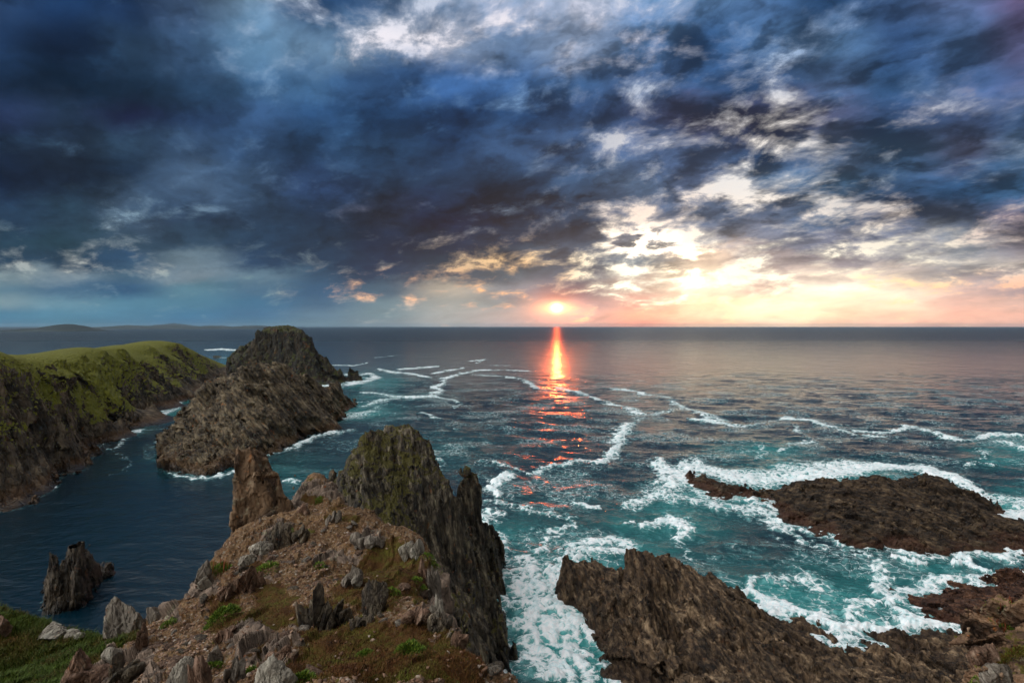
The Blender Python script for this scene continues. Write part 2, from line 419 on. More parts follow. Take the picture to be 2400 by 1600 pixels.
# ---------- materials ----------
def rock_mat(name, cols, n, t, moss=0., mosscol=('3c4410', '5c5c1c'), wet=None, lichen=0., bd=.3, mossn=.5, extra=None, up=(0, 0, 1)):
    m = bpy.data.materials.new(name); m.use_nodes = True; tr = m.node_tree; tr.nodes.clear(); g = N(tr)
    pos = g.node('ShaderNodeTexCoord').outputs['Object']
    geo = g.node('ShaderNodeNewGeometry')
    B = basis(n, up)
    def dot(v):
        q = g.node('ShaderNodeVectorMath', operation='DOT_PRODUCT'); g.put(q.inputs[0], pos); q.inputs[1].default_value = tuple(v)
        return q.outputs['Value']
    wv = g.vscale(g.vm('SUBTRACT', g.noise(pos, .35 / t, 3, .5, out=1), (.5, .5, .5)), .8)
    st = g.vm('ADD', g.xyz(g.mul(dot(B[:, 0]), 1 / t), g.mul(dot(B[:, 1]), .2 / t), g.mul(dot(B[:, 2]), .4 / t)), g.vscale(wv, .6))
    ns = g.noise(st, 1.1, 5, .5)
    nb = g.noise(pos, .13 / t, 4, .6)
    nf = g.noise(pos, 3. / t, 6, .65)
    k = g.add(g.add(g.mul(ns, .75), g.mul(nb, .30)), g.mul(nf, .10))
    c = g.ramp(k, [(.38, lin(cols[0])), (.51, lin(cols[1])), (.63, lin(cols[2])), (.78, lin(cols[3]))])[0]
    # per-block tint
    vc = g.voro(st, .42, 'F1', 'Color'); vr = g.sep(vc)[0]
    c = g.vscale(c, g.mad(vr, .5, .75))
    # pale veins and cracks
    vein = g.ss(g.voro(g.vm('ADD', g.vscale(pos, .22 / t), g.vscale(wv, .5)), 1., 'DISTANCE_TO_EDGE'), .012, .0)
    vein = g.mul(vein, g.ss(nb, .5, .62))
    c = g.mix(g.mul(vein, .35), c, lin('8a8478'))
    z = g.sep(pos)[2]; nz = g.sep(geo.outputs['Normal'])[2]
    rough = .8
    if lichen:
        li = g.mul(g.ss(g.noise(pos, .5 / t, 5, .7), .60, .68), lichen)
        c = g.mix(li, c, lin('a8601c'))
        li2 = g.mul(g.ss(g.noise(g.vm('ADD', pos, (31, 7, 3)), .9 / t, 6, .7), .57, .66), lichen)
        c = g.mix(g.mul(li2, .6), c, lin('9a9a80'))
    if wet:
        z0, z1, wc, oc = wet
        zz = g.add(z, g.mul(g.sub(nb, .5), (z1 - z0) * 3))
        c = g.mix(g.mul(g.ss(zz, z1 * 2.2, z1), .55), c, lin(oc))
        c = g.mix(g.mul(g.ss(zz, z1, z0), .85), c, lin(wc))
        rough = g.ss(zz, z0, z1 * 1.6, .35, .8)
    if moss:
        a = g.add(g.mul(nz, mossn), g.mul(g.noise(pos, .45 / t, 6, .7), 1.4))
        if extra is not None: a = g.add(a, extra(g, pos))
        f = g.ss(a, 1.28 - .45 * moss, 1.38 - .45 * moss)
        mc = g.mix(g.noise(pos, 1.3 / t, 5, .7), lin(mosscol[0]), lin(mosscol[1]))
        c = g.mix(f, c, mc)
    bs = g.node('ShaderNodeBsdfPrincipled')
    g.put(bs.inputs['Base Color'], c); g.put(bs.inputs['Roughness'], rough); bs.inputs['Specular IOR Level'].default_value = .3
    crack = g.m('MINIMUM', g.voro(st, 1.6, 'DISTANCE_TO_EDGE'), .12)
    hgt = g.add(g.add(g.mul(ns, 1.), g.mul(nf, .22)), g.mul(crack, 4.))
    g.put(bs.inputs['Normal'], g.bump(hgt, .9, bd))
    o = g.node('ShaderNodeOutputMaterial'); tr.links.new(bs.outputs[0], o.inputs[0])
    return m
# ---------- large rocks ----------
def bedded(n, t, A, cell=(1., 4., 2.5), seed=0, up=(0, 0, 1), big=2.2, huge=3.2, rid=.5, warp=.55):
    """rock broken along its beds: blocks of three sizes, amplitude A metres for the smallest"""
    B = basis(n, up).astype(np.float32); cell = np.array(cell, np.float32)
    def macro(P):
        q = P @ B
        w = np.stack([gnoise(P / (t * 9), seed + 3), gnoise(P / (t * 9) + 50, seed + 5), gnoise(P / (t * 9) + 90, seed + 7)], 1) * t * 2.6 * warp
        q = q + w
        o = facets(q / (cell * t), seed, .9) * A
        o += facets(q / (cell * t * 2.9) + 5, seed + 1, 1.) * A * big
        o += facets(q / (cell * t * np.array([7.5, 5., 7.5], np.float32)) + 9, seed + 2, 1.) * A * huge
        return o
    def fine(P):
        q = P @ B
        q = q + gnoise(P / (t * 3), seed + 4)[:, None] * t * .8 * warp
        o = facets(q / (cell * t * .42), seed + 2, 1.) * A * .42
        o += facets(q / (cell * t * .17), seed + 5, 1.) * A * .12
        o += fbm(q / np.array([t * .4, t * 1.8, t * 1.1], np.float32), 2, s=seed + 6, ridged=True) * A * .08 * rid
        return o
    return macro, fine
def big_rock(name, pts, outline, box, cell, beds, mat, label, cat='rock', kind=None, off=4., band=4., zmin=-3., lift=0., **kw):
    P = [p if len(p) == 3 and isinstance(p[2], float) and p[0] == 'w' else P3(*p) for p in pts]
    P = [(a, b, c + lift) for a, b, c in P]
    P += ring([sea(*o) if len(o) == 2 else P3S(*o) for o in outline], off)
    hf = Height(P); SHORE.append((hf, box))
    v, f = solid(hf, box, cell * DETAIL, *beds, zmin=zmin, band=band, **kw)
    return link(name, make_mesh(name, v, f, mat), label, cat, kind=kind)
def P3S(px, Y, _): return ((px - CX) / F * Y, Y, 0.)
SHORE = []
DETAIL = globals().get('DETAIL', 1.0)
T0 = __import__('time').time()
def tick(s): pass

# middle stack, cone shaped
m_mid = rock_mat('rock_middle', ('17120e', '3c3226', '62543f', '8e7e66'), (.72, .25, .62), 1.6, wet=(.0, 2.6, '18120c', '5a3c1c'), lichen=.5, bd=.5, up=(-.6, .2, 1))
big_rock('sea_stack',
 [(576, 852, 330), (558, 855, 326), (604, 861, 336), (632, 869, 345), (665, 863, 350), (696, 882, 360), (717, 894, 372), (748, 904, 388), (778, 917, 412),
  (789, 913, 425), (809, 925, 440), (531, 873, 322), (509, 894, 318), (488, 913, 314), (463, 953, 305), (442, 980, 305), (411, 998, 312),
  (520, 1000, 283), (600, 980, 292), (680, 970, 318), (730, 960, 345), (560, 930, 305), (640, 920, 325), (500, 1060, 262), (450, 1060, 262), (580, 1040, 272),
  (470, 1010, 284), (740, 985, 335), (700, 1010, 318), (640, 1010, 296)],
 [(387, 1023), (381, 1087), (384, 1103), (411, 1106), (448, 1112), (463, 1118), (503, 1106), (534, 1096), (570, 1084), (610, 1075), (680, 1047), (717, 1029),
  (778, 1014), (791, 1005), (786, 985), (788, 968), (806, 959), (824, 956), (834, 943), (800, 480, 0), (720, 440, 0), (600, 395, 0), (500, 370, 0), (420, 345, 0)],
 (365, 850, 225, 500), 2.0, bedded((.72, .25, .62), 2.0, 1.6, (1., 4., 2.2), 1, up=(-.6, .2, 1)), m_mid,
 'broad cone shaped sea stack of tilted slabs, in front of the tall block stack', 'sea stack')

# far stack, blocky
m_far = rock_mat('rock_far', ('0a0907', '1c1812', '30281c', '4c402c'), (.9, .3, .05), 3., wet=(.0, 4., '14100c', '33261a'), lichen=.3, bd=1., moss=.5, mosscol=('2c3010', '4a4a1a'), up=(0.05, 0, 1))
big_rock('sea_stack',
 [(604, 774, 640), (595, 790, 635), (577, 806, 640), (560, 822, 650), (616, 768, 655), (640, 765.5, 665), (656, 765, 660), (687, 767, 660), (711, 775, 650), (720, 781, 645), (700, 771, 690),
  (620, 770, 720), (728, 803, 640), (735, 827, 632), (742, 845, 625), (660, 768, 720), (690, 830, 632), (640, 800, 638), (650, 775, 640), (700, 780, 640), (600, 820, 650), (700, 860, 615), (640, 850, 625),
  (556, 835, 668), (552, 848, 680), (590, 850, 640)],
 [(540, 690, 0), (590, 612, 0), (640, 604, 0), (700, 596, 0), (757, 904), (762, 640, 0), (752, 700, 0), (720, 760, 0), (620, 780, 0), (548, 750, 0)],
 (530, 800, 570, 880), 1.9, bedded((.95, .25, .05), 3.2, 1.8, (1., 7., 2.2), 21, up=(.06, 0, 1), big=1.3, huge=1.2), m_far,
 'tall flat topped ribbed stack reaching the horizon behind the cone shaped stack', 'sea stack', off=7., band=9., ztop=61.)
big_rock('sea_rock', [(748, 832, 640), (757, 836, 640), (766, 842, 640), (772, 858, 640), (779, 862, 640), (786, 868, 635), (794, 874, 632), (801, 884, 628), (757, 870, 620), (775, 880, 622)],
 [(745, 640, 0), (757, 903), (780, 900), (806, 898), (814, 640, 0), (800, 670, 0), (750, 690, 0)],
 (735, 825, 590, 720), 1.6, bedded((.9, .3, .2), 2.2, 1.5, (1., 5., 2.), 31, up=(.3, 0, 1)), m_far,
 'dark jagged rock shoulder leaning against the right foot of the tall block stack', 'rock', off=6., band=6.)
big_rock('sea_rock', [(818, 865, 648), (822, 869, 648), (827, 876, 648), (832, 870, 648), (838, 878, 646), (842, 884, 645)],
 [(815, 893), (825, 894), (840, 890), (848, 886), (845, 665, 0), (820, 668, 0)],
 (808, 854, 625, 690), 1.2, bedded((.9, .3, .2), 1.6, 1., (1., 5., 2.), 33, up=(.3, 0, 1)), m_far,
 'small dark twin pointed rock in white surf right of the tall block stack', 'rock', off=5., band=4.)
big_rock('sea_rock', [(507, 833, 1130), (513, 834.5, 1135)], [(502, 838), (510, 838.5), (517, 837.5), (516, 1160, 0), (504, 1160, 0)],
 (498, 521, 1090, 1200), 1., bedded((.9, .3, .2), 3., 1., (1., 3., 2.), 34), m_far,
 'tiny dark rock awash far out between the green headland and the tall stack', 'rock', off=6., band=3.)

# headland
def head_green(g, pos):
    o = g.add(g.ss(g.sep(pos)[2], 8., 40., -.32, .0), g.mul(g.ss(g.noise(pos, .022, 3, .5), .46, .62), .12))
    for x, y, z, r, k in [(-232, 335, 25, 62, .52), (-202, 262, 32, 16, .42), (-208, 250, 38, 22, .25), (-300, 430, 36, 40, .30), (-345, 640, 22, 50, .30), (-190, 300, 20, 26, .2), (-262, 395, 30, 40, .3)]:
        d = g.node('ShaderNodeVectorMath', operation='DISTANCE'); g.put(d.inputs[0], pos); d.inputs[1].default_value = (x, y, z)
        o = g.add(o, g.ss(d.outputs['Value'], r, r * .35, 0., k))
    return g.add(o, g.ss(g.sep(pos)[2], 4., 11., -2., 0.))
m_head = rock_mat('rock_headland', ('120e0b', '332a20', '5a4c3c', '8a7a62'), (.8, -.3, .5), 2.2, wet=(.0, 2.8, '14100c', '5a3a18'), moss=-.12, mosscol=('3e4608', '807c1c'), mossn=1.25,
  extra=lambda g, pos: head_green(g, pos), bd=.9, up=(-.35, .1, 1), lichen=.2)
big_rock('headland',
 [(-400, 890, 195), (-250, 884, 205), (-150, 880, 215), (-60, 876, 222), (0, 873, 228), (40, 872, 236), (64, 864, 246), (112, 861, 258), (120, 850, 285), (155, 840, 315), (200, 828, 360), (250, 820, 400), (290, 815, 432), (350, 808, 520), (415, 804, 600),
  (430, 807, 640), (460, 820, 690), (480, 829, 730), (510, 850, 790), (522, 860, 830),
  (-400, 850, 300), (-150, 846, 330), (0, 841, 340), (60, 835, 380), (120, 826, 420), (190, 821, 480), (290, 812, 560), (370, 804, 650), (415, 803.5, 680), (440, 814, 740), (470, 824, 780),
  (0, 855, 285), (100, 838, 340), (220, 820, 430), (330, 809, 560),
  (0, 990, 212), (-100, 990, 200), (40, 960, 232), (80, 1000, 232), (60, 1080, 215), (0, 1100, 200), (110, 900, 258), (135, 930, 258), (155, 990, 258), (180, 1040, 268), (120, 1050, 240),
  (150, 900, 300), (200, 900, 335), (250, 880, 375), (200, 960, 305), (240, 960, 325), (280, 930, 350), (230, 1010, 300), (300, 850, 425), (320, 900, 400), (350, 930, 385), (370, 870, 460), (400, 900, 450), (430, 860, 540), (440, 900, 490),
  (470, 870, 570), (490, 880, 620), (285, 965, 330)],
 [(-420, 1240), (-150, 1215), (0, 1197), (19, 1197), (80, 1168), (105, 1156), (127, 1127), (143, 1110), (178, 1108), (197, 1084), (229, 1057), (222, 1040), (255, 1018), (306, 1006), (309, 982), (340, 966), (366, 968), (411, 945), (443, 936),
  (468, 923), (488, 910), (483, 900), (507, 888), (526, 863), (520, 980, 0), (430, 950, 0), (250, 760, 0), (0, 560, 0), (-150, 480, 0), (-420, 380, 0)],
 (-190, 540, 180, 900), 2.0, bedded((.8, -.3, .5), 2.4, 1.5, (1., 5., 2.4), 41, up=(-.35, .1, 1), big=1.8, huge=2.4), m_head,
 None, None, kind='structure', off=6., band=8., flat=.10, fr=(.62, .86), ztop=41., cut=lambda h, X, Y: np.where((h > 0) & (h < 40), 40 * (np.clip(h, 0, 40) / 40) ** 1.4, h))
big_rock('outcrop', [(196, 811, 500), (205, 809, 502), (212, 809, 504), (219, 813, 505), (190, 817, 500)], [(184, 500, 0), (205, 490, 0), (225, 500, 0), (225, 520, 0), (184, 520, 0)],
 (180, 230, 480, 530), 1.2, bedded((.8, -.3, .5), 1.5, .8, (1., 3., 2.), 44), m_far, 'dark rock knob on the skyline of the green headland', 'rock', band=4., zmin=34.)
def shore_rock(a, b, top, base, Ys, label, seed=1, mat=None):
    "small rock awash: a..b px, rows top..base"
    Y = H * F / (base - HY); w = b - a
    return big_rock('sea_rock', [(a + w * .3, top + (base - top) * .15, Y * 1.01), (a + w * .55, top, Y * 1.015), (a + w * .8, top + (base - top) * .4, Y * 1.01)],
      [(a, base - 2), (a + w * .5, base), (b, base - 1), (b - w * .1, Y * 1.0 + w / F * Y * .8, 0), (a + w * .1, Y + w / F * Y * .8, 0)],
      (a - 8, b + 8, Y * .97, Y * 1.02 + w / F * Y * 1.2), max(.8, w / 45), bedded((.8, .2, .4), w / F * Y * .10, w / F * Y * .09, (1., 4., 2.), seed), mat or m_head, label, off=w / F * Y * .3, band=w / F * Y * .5)
shore_rock(326, 354, 964, 983, 0, 'round black rock in surf at the foot of the green headland', 51)
shore_rock(309, 324, 974, 984, 0, 'small black rock in surf just left of the round one', 52)
shore_rock(206, 238, 1045, 1066, 0, 'low brown rock at the waterline where the headland cliff turns', 53)
shore_rock(1900, 1932, 1450, 1486, 0, 'isolated brown rock in white surf beside the lower ridge', 54)
shore_rock(535, 562, 842, 866, 0, 'black shore rock at the left foot of the tall block stack', 55, m_far)

# small stack in the left cove
m_cove = rock_mat('rock_cove', ('14100d', '2e261f', '52483c', '7a6d5c'), (.85, .4, .1), .9, wet=(.0, 2.2, '100d0a', '3a2c18'), bd=.3, lichen=.2, up=(.1, 0, 1))
big_rock('sea_stack', [(172, 1299, 130), (160, 1308, 129), (181, 1304, 131), (189, 1313, 132), (143, 1320, 130), (150, 1318, 131), (128, 1338, 128), (118, 1360, 126.5), (198, 1336, 134), (204, 1322, 136), (212, 1317, 138), (222, 1330, 139),
  (231, 1331, 141), (244, 1324, 143), (253, 1329, 144), (175, 1360, 127), (145, 1370, 125.5), (200, 1370, 131)],
 [(106, 1420), (123, 1438), (149, 1428), (172, 1423), (201, 1396), (212, 1379), (230, 1356), (252, 1350), (258, 1335), (240, 152, 0), (200, 146, 0), (150, 142, 0), (115, 134, 0)],
 (95, 270, 118, 158), 1.8, bedded((.9, .35, .1), .9, .6, (1., 6., 2.2), 61, up=(.12, 0, 1)), m_cove,
 'small dark pointed sea rock alone in the calm cove at lower left', 'rock', off=2.5, band=3.)

# reef on the right
m_reef = rock_mat('rock_reef', ('0c0908', '261d16', '463728', '75634c'), (.45, .6, .6), 1., wet=(.0, 1.8, '1c100a', '4c2a18'), bd=.4, up=(-.3, .2, 1))
big_rock('reef',
 [(1620, 1124, 232), (1640, 1124, 229), (1661, 1133, 222), (1684, 1149, 216), (1706, 1149, 212), (1750, 1154, 207), (1811, 1154, 203), (1842, 1155, 201), (1868, 1144, 199), (1914, 1139, 197), (1960, 1143, 194),
  (1991, 1133, 192), (2041, 1142, 190), (2060, 1132, 189), (2094, 1116, 188), (2129, 1118, 188), (2171, 1123, 188), (2197, 1133, 188), (2228, 1149, 188), (2266, 1162, 187), (2297, 1173, 187), (2335, 1200, 188),
  (1900, 1180, 185), (1960, 1200, 176), (2050, 1180, 180), (2130, 1190, 176), (2200, 1200, 174), (2050, 1240, 166), (2150, 1250, 162), (2250, 1230, 167), (2280, 1270, 160), (2350, 1250, 170), (2400, 1243, 174), (2400, 1280, 162),
  (1900, 1230, 176), (1985, 1262, 163), (2500, 1245, 172), (2500, 1285, 160)],
 [(1612, 1122), (1617, 1141), (1642, 1163), (1668, 1178), (1738, 1179), (1777, 1189), (1819, 1208), (1819, 1230), (1853, 1240), (1884, 1250), (1914, 1265), (1949, 1269), (1983, 1288), (2044, 1296), (2121, 1303),
  (2159, 1315), (2274, 1315), (2370, 1322), (2500, 1330), (2600, 1290), (2500, 1225), (2400, 1232), (2351, 1232), (2324, 1221), (2339, 1205), (2310, 194, 0), (2200, 200, 0), (2050, 202, 0), (1950, 204, 0), (1850, 208, 0), (1750, 213, 0), (1680, 224, 0)],
 (1598, 2540, 145, 242), 2.1, bedded((.4, .7, .5), 1.2, .9, (1., 4., 2.5), 71, up=(-.3, 0, 1), big=2.2, huge=2., warp=1.1), m_reef,
 'long humped dark brown reef in surf at right, its thin tail pointing left', 'reef', off=3.5, band=3.5, lift=1.3)

m_low = rock_mat('rock_low_right', ('1a0f0b', '38231a', '543828', '7a5a46'), (.5, .5, .6), .8, wet=(.0, 1.2, '1c0f0a', '4c2a1a'), bd=.25)
big_rock('sea_rock',
 [(2106, 1412, 131), (2140, 1407, 131), (2175, 1396, 132), (2228, 1381, 132), (2270, 1385, 130), (2295, 1388, 129), (2301, 1369, 131), (2320, 1356, 132), (2347, 1360, 131), (2362, 1348, 132), (2400, 1354, 131),
  (2240, 1430, 121), (2190, 1430, 124), (2320, 1420, 121), (2400, 1410, 121), (2330, 1470, 113), (2400, 1500, 108), (2500, 1450, 115), (2500, 1350, 132)],
 [(2078, 1421), (2106, 1422), (2155, 1445), (2175, 1464), (2224, 1476), (2266, 1479), (2285, 1495), (2360, 1560), (2600, 1640), (2620, 1400), (2500, 142, 0), (2320, 141, 0), (2200, 139, 0), (2100, 136, 0)],
 (2065, 2540, 102, 146), 1.9, bedded((.5, .5, .6), .8, .6, (1., 3., 2.2), 81), m_low,
 'rust brown rock shelf running in from the right edge beside the bright surf', 'rock', off=2.5, band=2.5)

# lower ridge, centre right
m_ridge = rock_mat('rock_ridge', ('0f0b09', '32261c', '5e4b38', '9a8266'), (.93, .3, .1), .75, wet=(.0, 1.6, '120d0a', '33241a'), bd=.3, up=(-.12, 0, 1), lichen=.12)
big_rock('rock_ridge',
 [(1492, 1290, 118), (1508, 1289, 118), (1527, 1292, 118), (1547, 1305, 117), (1480, 1299, 118.5), (1467, 1318, 121), (1451, 1334, 124), (1413, 1327, 130), (1377, 1327, 131), (1346, 1319, 131), (1336, 1321, 131), (1325, 1345, 129),
  (1355, 1370, 125), (1400, 1390, 122), (1450, 1370, 118), (1380, 1440, 116), (1430, 1450, 113), (1559, 1322, 118), (1578, 1314, 121), (1610, 1321, 122), (1642, 1340, 122), (1668, 1361, 120), (1690, 1366, 121), (1716, 1382, 121), (1732, 1400, 120),
  (1776, 1430, 120), (1815, 1447, 118), (1600, 1380, 113), (1540, 1360, 113), (1560, 1400, 110), (1650, 1380, 114), (1700, 1420, 111), (1534, 1402, 107), (1525, 1404, 107), (1515, 1430, 106), (1476, 1438, 107), (1500, 1412, 111), (1534, 1450, 110.3), (1490, 1466, 110.3), (1575, 1442, 110.3), (1560, 1560, 102), (1500, 1560, 103), (1592, 1500, 104.5), (1450, 1480, 106), (1480, 1530, 101), (1440, 1560, 102), (1530, 1500, 101.5),
  (1642, 1402, 106), (1625, 1406, 106), (1612, 1415, 106), (1600, 1465, 101), (1590, 1520, 97), (1575, 1470, 106), (1660, 1480, 100), (1700, 1470, 104), (1590, 1600, 91), (1700, 1560, 93), (1800, 1500, 104), (1800, 1600, 90), (1900, 1530, 102), (1900, 1480, 114), (1900, 1600, 91),
  (2000, 1520, 106.5), (2000, 1600, 92), (2100, 1530, 105), (2200, 1520, 106), (2200, 1600, 93), (2280, 1560, 98), (1500, 1580, 97.5), (1540, 1575, 97), (1450, 1620, 94),
  (1600, 1750, 74), (1800, 1750, 73), (2100, 1750, 74), (2400, 1750, 76), (2400, 1620, 90), (1480, 1700, 80)],
 [(1316, 1385), (1314, 1405), (1323, 1427), (1342, 1437), (1349, 1462), (1377, 1488), (1403, 1513), (1422, 1530), (1412, 1560), (1419, 1590), (1428, 1640), (1440, 1800), (1500, 1950), (2500, 1950), (2500, 1600), (2285, 1500), (2228, 1494),
  (2148, 1502), (2064, 1504), (2029, 1496), (1960, 1505), (1900, 1470), (1861, 1463), (1815, 1455), (1776, 1434), (1700, 131, 0), (1600, 133, 0), (1500, 133, 0), (1420, 137, 0), (1340, 137, 0)],
 (1300, 2520, 84, 140), 2.0, bedded((.93, .3, .1), 1.1, .72, (1., 5., 2.4), 91, up=(-.12, 0, 1), big=2., huge=2.2), m_ridge,
 'massive ribbed brown rock ridge rising from the surf at bottom right', 'rock', off=2.5, band=3.)

# crag and sea wall behind the promontory
m_crag = rock_mat('rock_crag', ('0a0908', '262019', '4c4336', '8c8068'), (.93, .2, .12), .8, wet=(.0, 3., '0d0b0a', '1c1612'), bd=.3, moss=.42, mosscol=('2c2a0a', '544c18'), mossn=.8, up=(.12, 0, 1), lichen=.25,
   extra=lambda g, pos: g.add(g.ss(g.sep(pos)[2], 20., 38., -.35, .02), g.ss(g.noise(pos, .09, 3, .5), .42, .6, -.16, .16)))
big_rock('crag',
 [(862, 997, 118), (850, 1009, 118), (868, 1004, 119), (877, 1009, 119), (883, 1015, 119), (910, 1009, 121), (939, 1015, 122), (954, 1005, 123), (968, 1011, 122), (985, 1030, 121), (993, 1062, 119), (1014, 1087, 118), (1022, 1116, 117),
  (1039, 1122, 117), (1055, 1129, 117), (1063, 1149, 116), (1075, 1180, 118), (835, 1054, 116), (815, 1079, 114), (782, 1104, 112), (775, 1129, 110), (777, 1160, 106), (872, 1060, 116), (868, 1120, 110), (860, 1180, 103), (880, 1050, 117), (885, 1160, 107), (890, 1200, 100), (840, 1120, 107), (820, 1160, 103),
  (930, 1080, 117), (950, 1150, 110), (940, 1240, 98), (1000, 1180, 110), (1050, 1220, 112), (1100, 1240, 126), (1130, 1250, 136), (1150, 1243, 145), (1170, 1275, 146), (1120, 1310, 120), (1150, 1360, 121), (1050, 1300, 110), (1090, 1400, 107), (1130, 1500, 99), (1160, 1480, 108), (1000, 1350, 99), (1080, 1500, 91), (1150, 1600, 89),
  (1000, 1500, 80), (1100, 1620, 80), (950, 1400, 82), (1155, 1420, 117), (1175, 1600, 95),
  (920, 1020, 132), (870, 1020, 130), (980, 1060, 134), (1050, 1160, 132), (830, 1090, 126)],
 [(1184, 1257), (1187, 1316), (1172, 1336), (1177, 1377), (1183, 1447), (1191, 1530), (1195, 1600), (1200, 1800), (1150, 62, 0), (1000, 62, 0), (700, 75, 0), (640, 95, 0), (640, 112, 0), (700, 135, 0), (800, 150, 0), (950, 158, 0), (1060, 165, 0), (1130, 175, 0)],
 (640, 1215, 72, 178), 2.2, bedded((.95, .2, .1), 1.4, .8, (1., 5.5, 2.4), 101, up=(.1, 0, 1), big=1.8, huge=1.6), m_crag,
 'tall dark crag with jagged mossy top and sheer seaward wall, rising behind the bare promontory', 'crag', off=2., band=4.)

big_rock('rock_pillar',
 [(1068, 1133, 134), (1080, 1115, 134.5), (1101, 1108, 135), (1121, 1121, 135), (1129, 1138, 135), (1131, 1170, 134), (1066, 1165, 133), (1075, 1200, 132), (1126, 1215, 132.5), (1100, 1160, 131.5), (1100, 1220, 130.5), (1100, 1125, 137)],
 [(1062, 128, 0), (1100, 127, 0), (1136, 129, 0), (1139, 135, 0), (1132, 141, 0), (1100, 143, 0), (1066, 141, 0), (1058, 135, 0)],
 (1050, 1146, 126, 144), 1.6, bedded((.95, .2, .1), .7, .45, (1., 6., 2.4), 111, up=(.1, 0, 1)), m_crag,
 'dark rock pillar standing against the sea just right of the mossy crag', 'rock', off=1., band=2.5)

# ---------- near promontory ----------
from mathutils.bvhtree import BVHTree
random.seed(5)
def sgn_blobs(PX, PY, lst):
    """lst of (x, y, rx, ry); soft union, 1 inside"""
    o = np.zeros_like(PX)
    for x, y, rx, ry in lst:
        o = np.maximum(o, 1.4 - np.sqrt(((PX - x) / rx) ** 2 + ((PY - y) / ry) ** 2))
    return o
GP = [P3(*p) for p in [
 (740, 1160, 27), (765, 1167, 26), (732, 1182, 26), (700, 1200, 25), (740, 1220, 21), (690, 1240, 21), (790, 1240, 19.5), (700, 1300, 15.5), (620, 1310, 15.8), (850, 1300, 16), (560, 1330, 15.5),
 (680, 1400, 11.2), (560, 1420, 11.5), (800, 1380, 12), (900, 1360, 13), (480, 1470, 10.8), (650, 1500, 8.3), (800, 1480, 8.8), (950, 1440, 10), (400, 1530, 9.3), (700, 1600, 6.3), (900, 1560, 7), (500, 1600, 7.4), (1050, 1570, 7), (300, 1600, 8.6),
 (815, 1195, 24), (844, 1219, 21.5), (881, 1230, 20.5), (923, 1268, 18.2), (960, 1270, 17.6), (989, 1294, 15.8), (1026, 1312, 14.6), (1034, 1336, 13.4), (1039, 1385, 11.6), (1047, 1443, 9.9), (1080, 1489, 8.7), (1121, 1540, 7.7), (1163, 1569, 7.1), (1182, 1598, 6.7), (1300, 1700, 5.6),
 (686, 1183, 33), (699, 1166, 36), (732, 1150, 39), (769, 1139, 42), (720, 1170, 33), (760, 1158, 33),
 (649, 1245, 22), (600, 1290, 18.6), (547, 1303, 18), (487, 1316, 17), (462, 1336, 15.6), (450, 1360, 14.4), (439, 1386, 13.3), (410, 1418, 12.4), (376, 1436, 12.2), (347, 1452, 12.2), (300, 1470, 12.4), (321, 1492, 11.9), (260, 1489, 13.4),
 (0, 1500, 16), (-150, 1500, 16.5), (43, 1500, 15.6), (100, 1503, 15), (172, 1503, 14.6), (235, 1500, 14), (150, 1530, 12.6), (50, 1560, 12), (0, 1600, 10.9), (-150, 1600, 11), (230, 1530, 11.2), (190, 1560, 10.6), (149, 1600, 10.2)]]
GP += [(0, 0, 57.9), (-3, 3, 56.9), (3, 3, 56.8), (0, 3.6, 56.7), (-6, 2, 56.5), (5, 0, 57), (-8, 6, 54.8), (-14, 4, 53.5), (0, -8, 58.8), (10, -8, 58), (-14, -8, 56)]
EDGE = [(769, 1139, 42), (815, 1195, 24), (844, 1219, 21.5), (881, 1230, 20.5), (960, 1270, 17.6), (1026, 1312, 14.6), (1039, 1385, 11.6), (1047, 1443, 9.9), (1080, 1489, 8.7), (1121, 1540, 7.7), (1182, 1598, 6.7), (1300, 1700, 5.6)]
def dense(line, step=1.1):
    """points along the ledge, evenly spaced in metres"""
    p = np.array([P3(*e) for e in line]); o = []
    for q, r in zip(p[:-1], p[1:]):
        n = max(1, int(np.linalg.norm(r - q) / step))
        o += [q + (r - q) * k / n for k in range(n)]
    return np.array(o + [p[-1]])
def ledge(line, side):
    global GP
    d = dense(line); t = np.gradient(d[:, :2], axis=0); t /= np.linalg.norm(t, axis=1)[:, None]
    nrm = np.stack([t[:, 1], -t[:, 0]], 1) * side
    sep = lambda q: min((q[0] - g[0]) ** 2 + (q[1] - g[1]) ** 2 for g in GP) > .35
    GP += [tuple(q) for q in d if sep(q)]
    for off, dz, st in ((.55, 2.4, 1), (2.6, 15., 3)):
        for k in range(0, len(d), st):
            q = (d[k, 0] + nrm[k, 0] * off, d[k, 1] + nrm[k, 1] * off, d[k, 2] - dz)
            if min(np.hypot(d[:, 0] - q[0], d[:, 1] - q[1])) > off * .85: GP.append(q)
ledge(EDGE, -1)
GP += [(2.5, 4, 53), (5, 5, 40), (8, 3, 44), (11, 3, 30)]
LEDGE = [(732, 1150, 39), (699, 1166, 36), (686, 1183, 33), (649, 1245, 22), (600, 1290, 19), (547, 1303, 18), (487, 1316, 17), (462, 1336, 15.6), (450, 1360, 14.4), (410, 1418, 12.6), (376, 1436, 12.8), (300, 1468, 13.2), (235, 1497, 14.4), (172, 1499, 15), (100, 1499, 15.5), (43, 1496, 16.1), (0, 1495, 16.5), (-150, 1495, 17)]
ledge(LEDGE, 1)
GP += [(-22, 60, 6), (-12, 60, 8), (-35, 45, 2), (-40, 30, 2), (-8, 75, 4), (2, 45, 8), (6, 30, 8), (9, 20, 8), (13, 12, 8), (-30, 22, 25), (-25, 34, 12)]
hG = Height(GP)
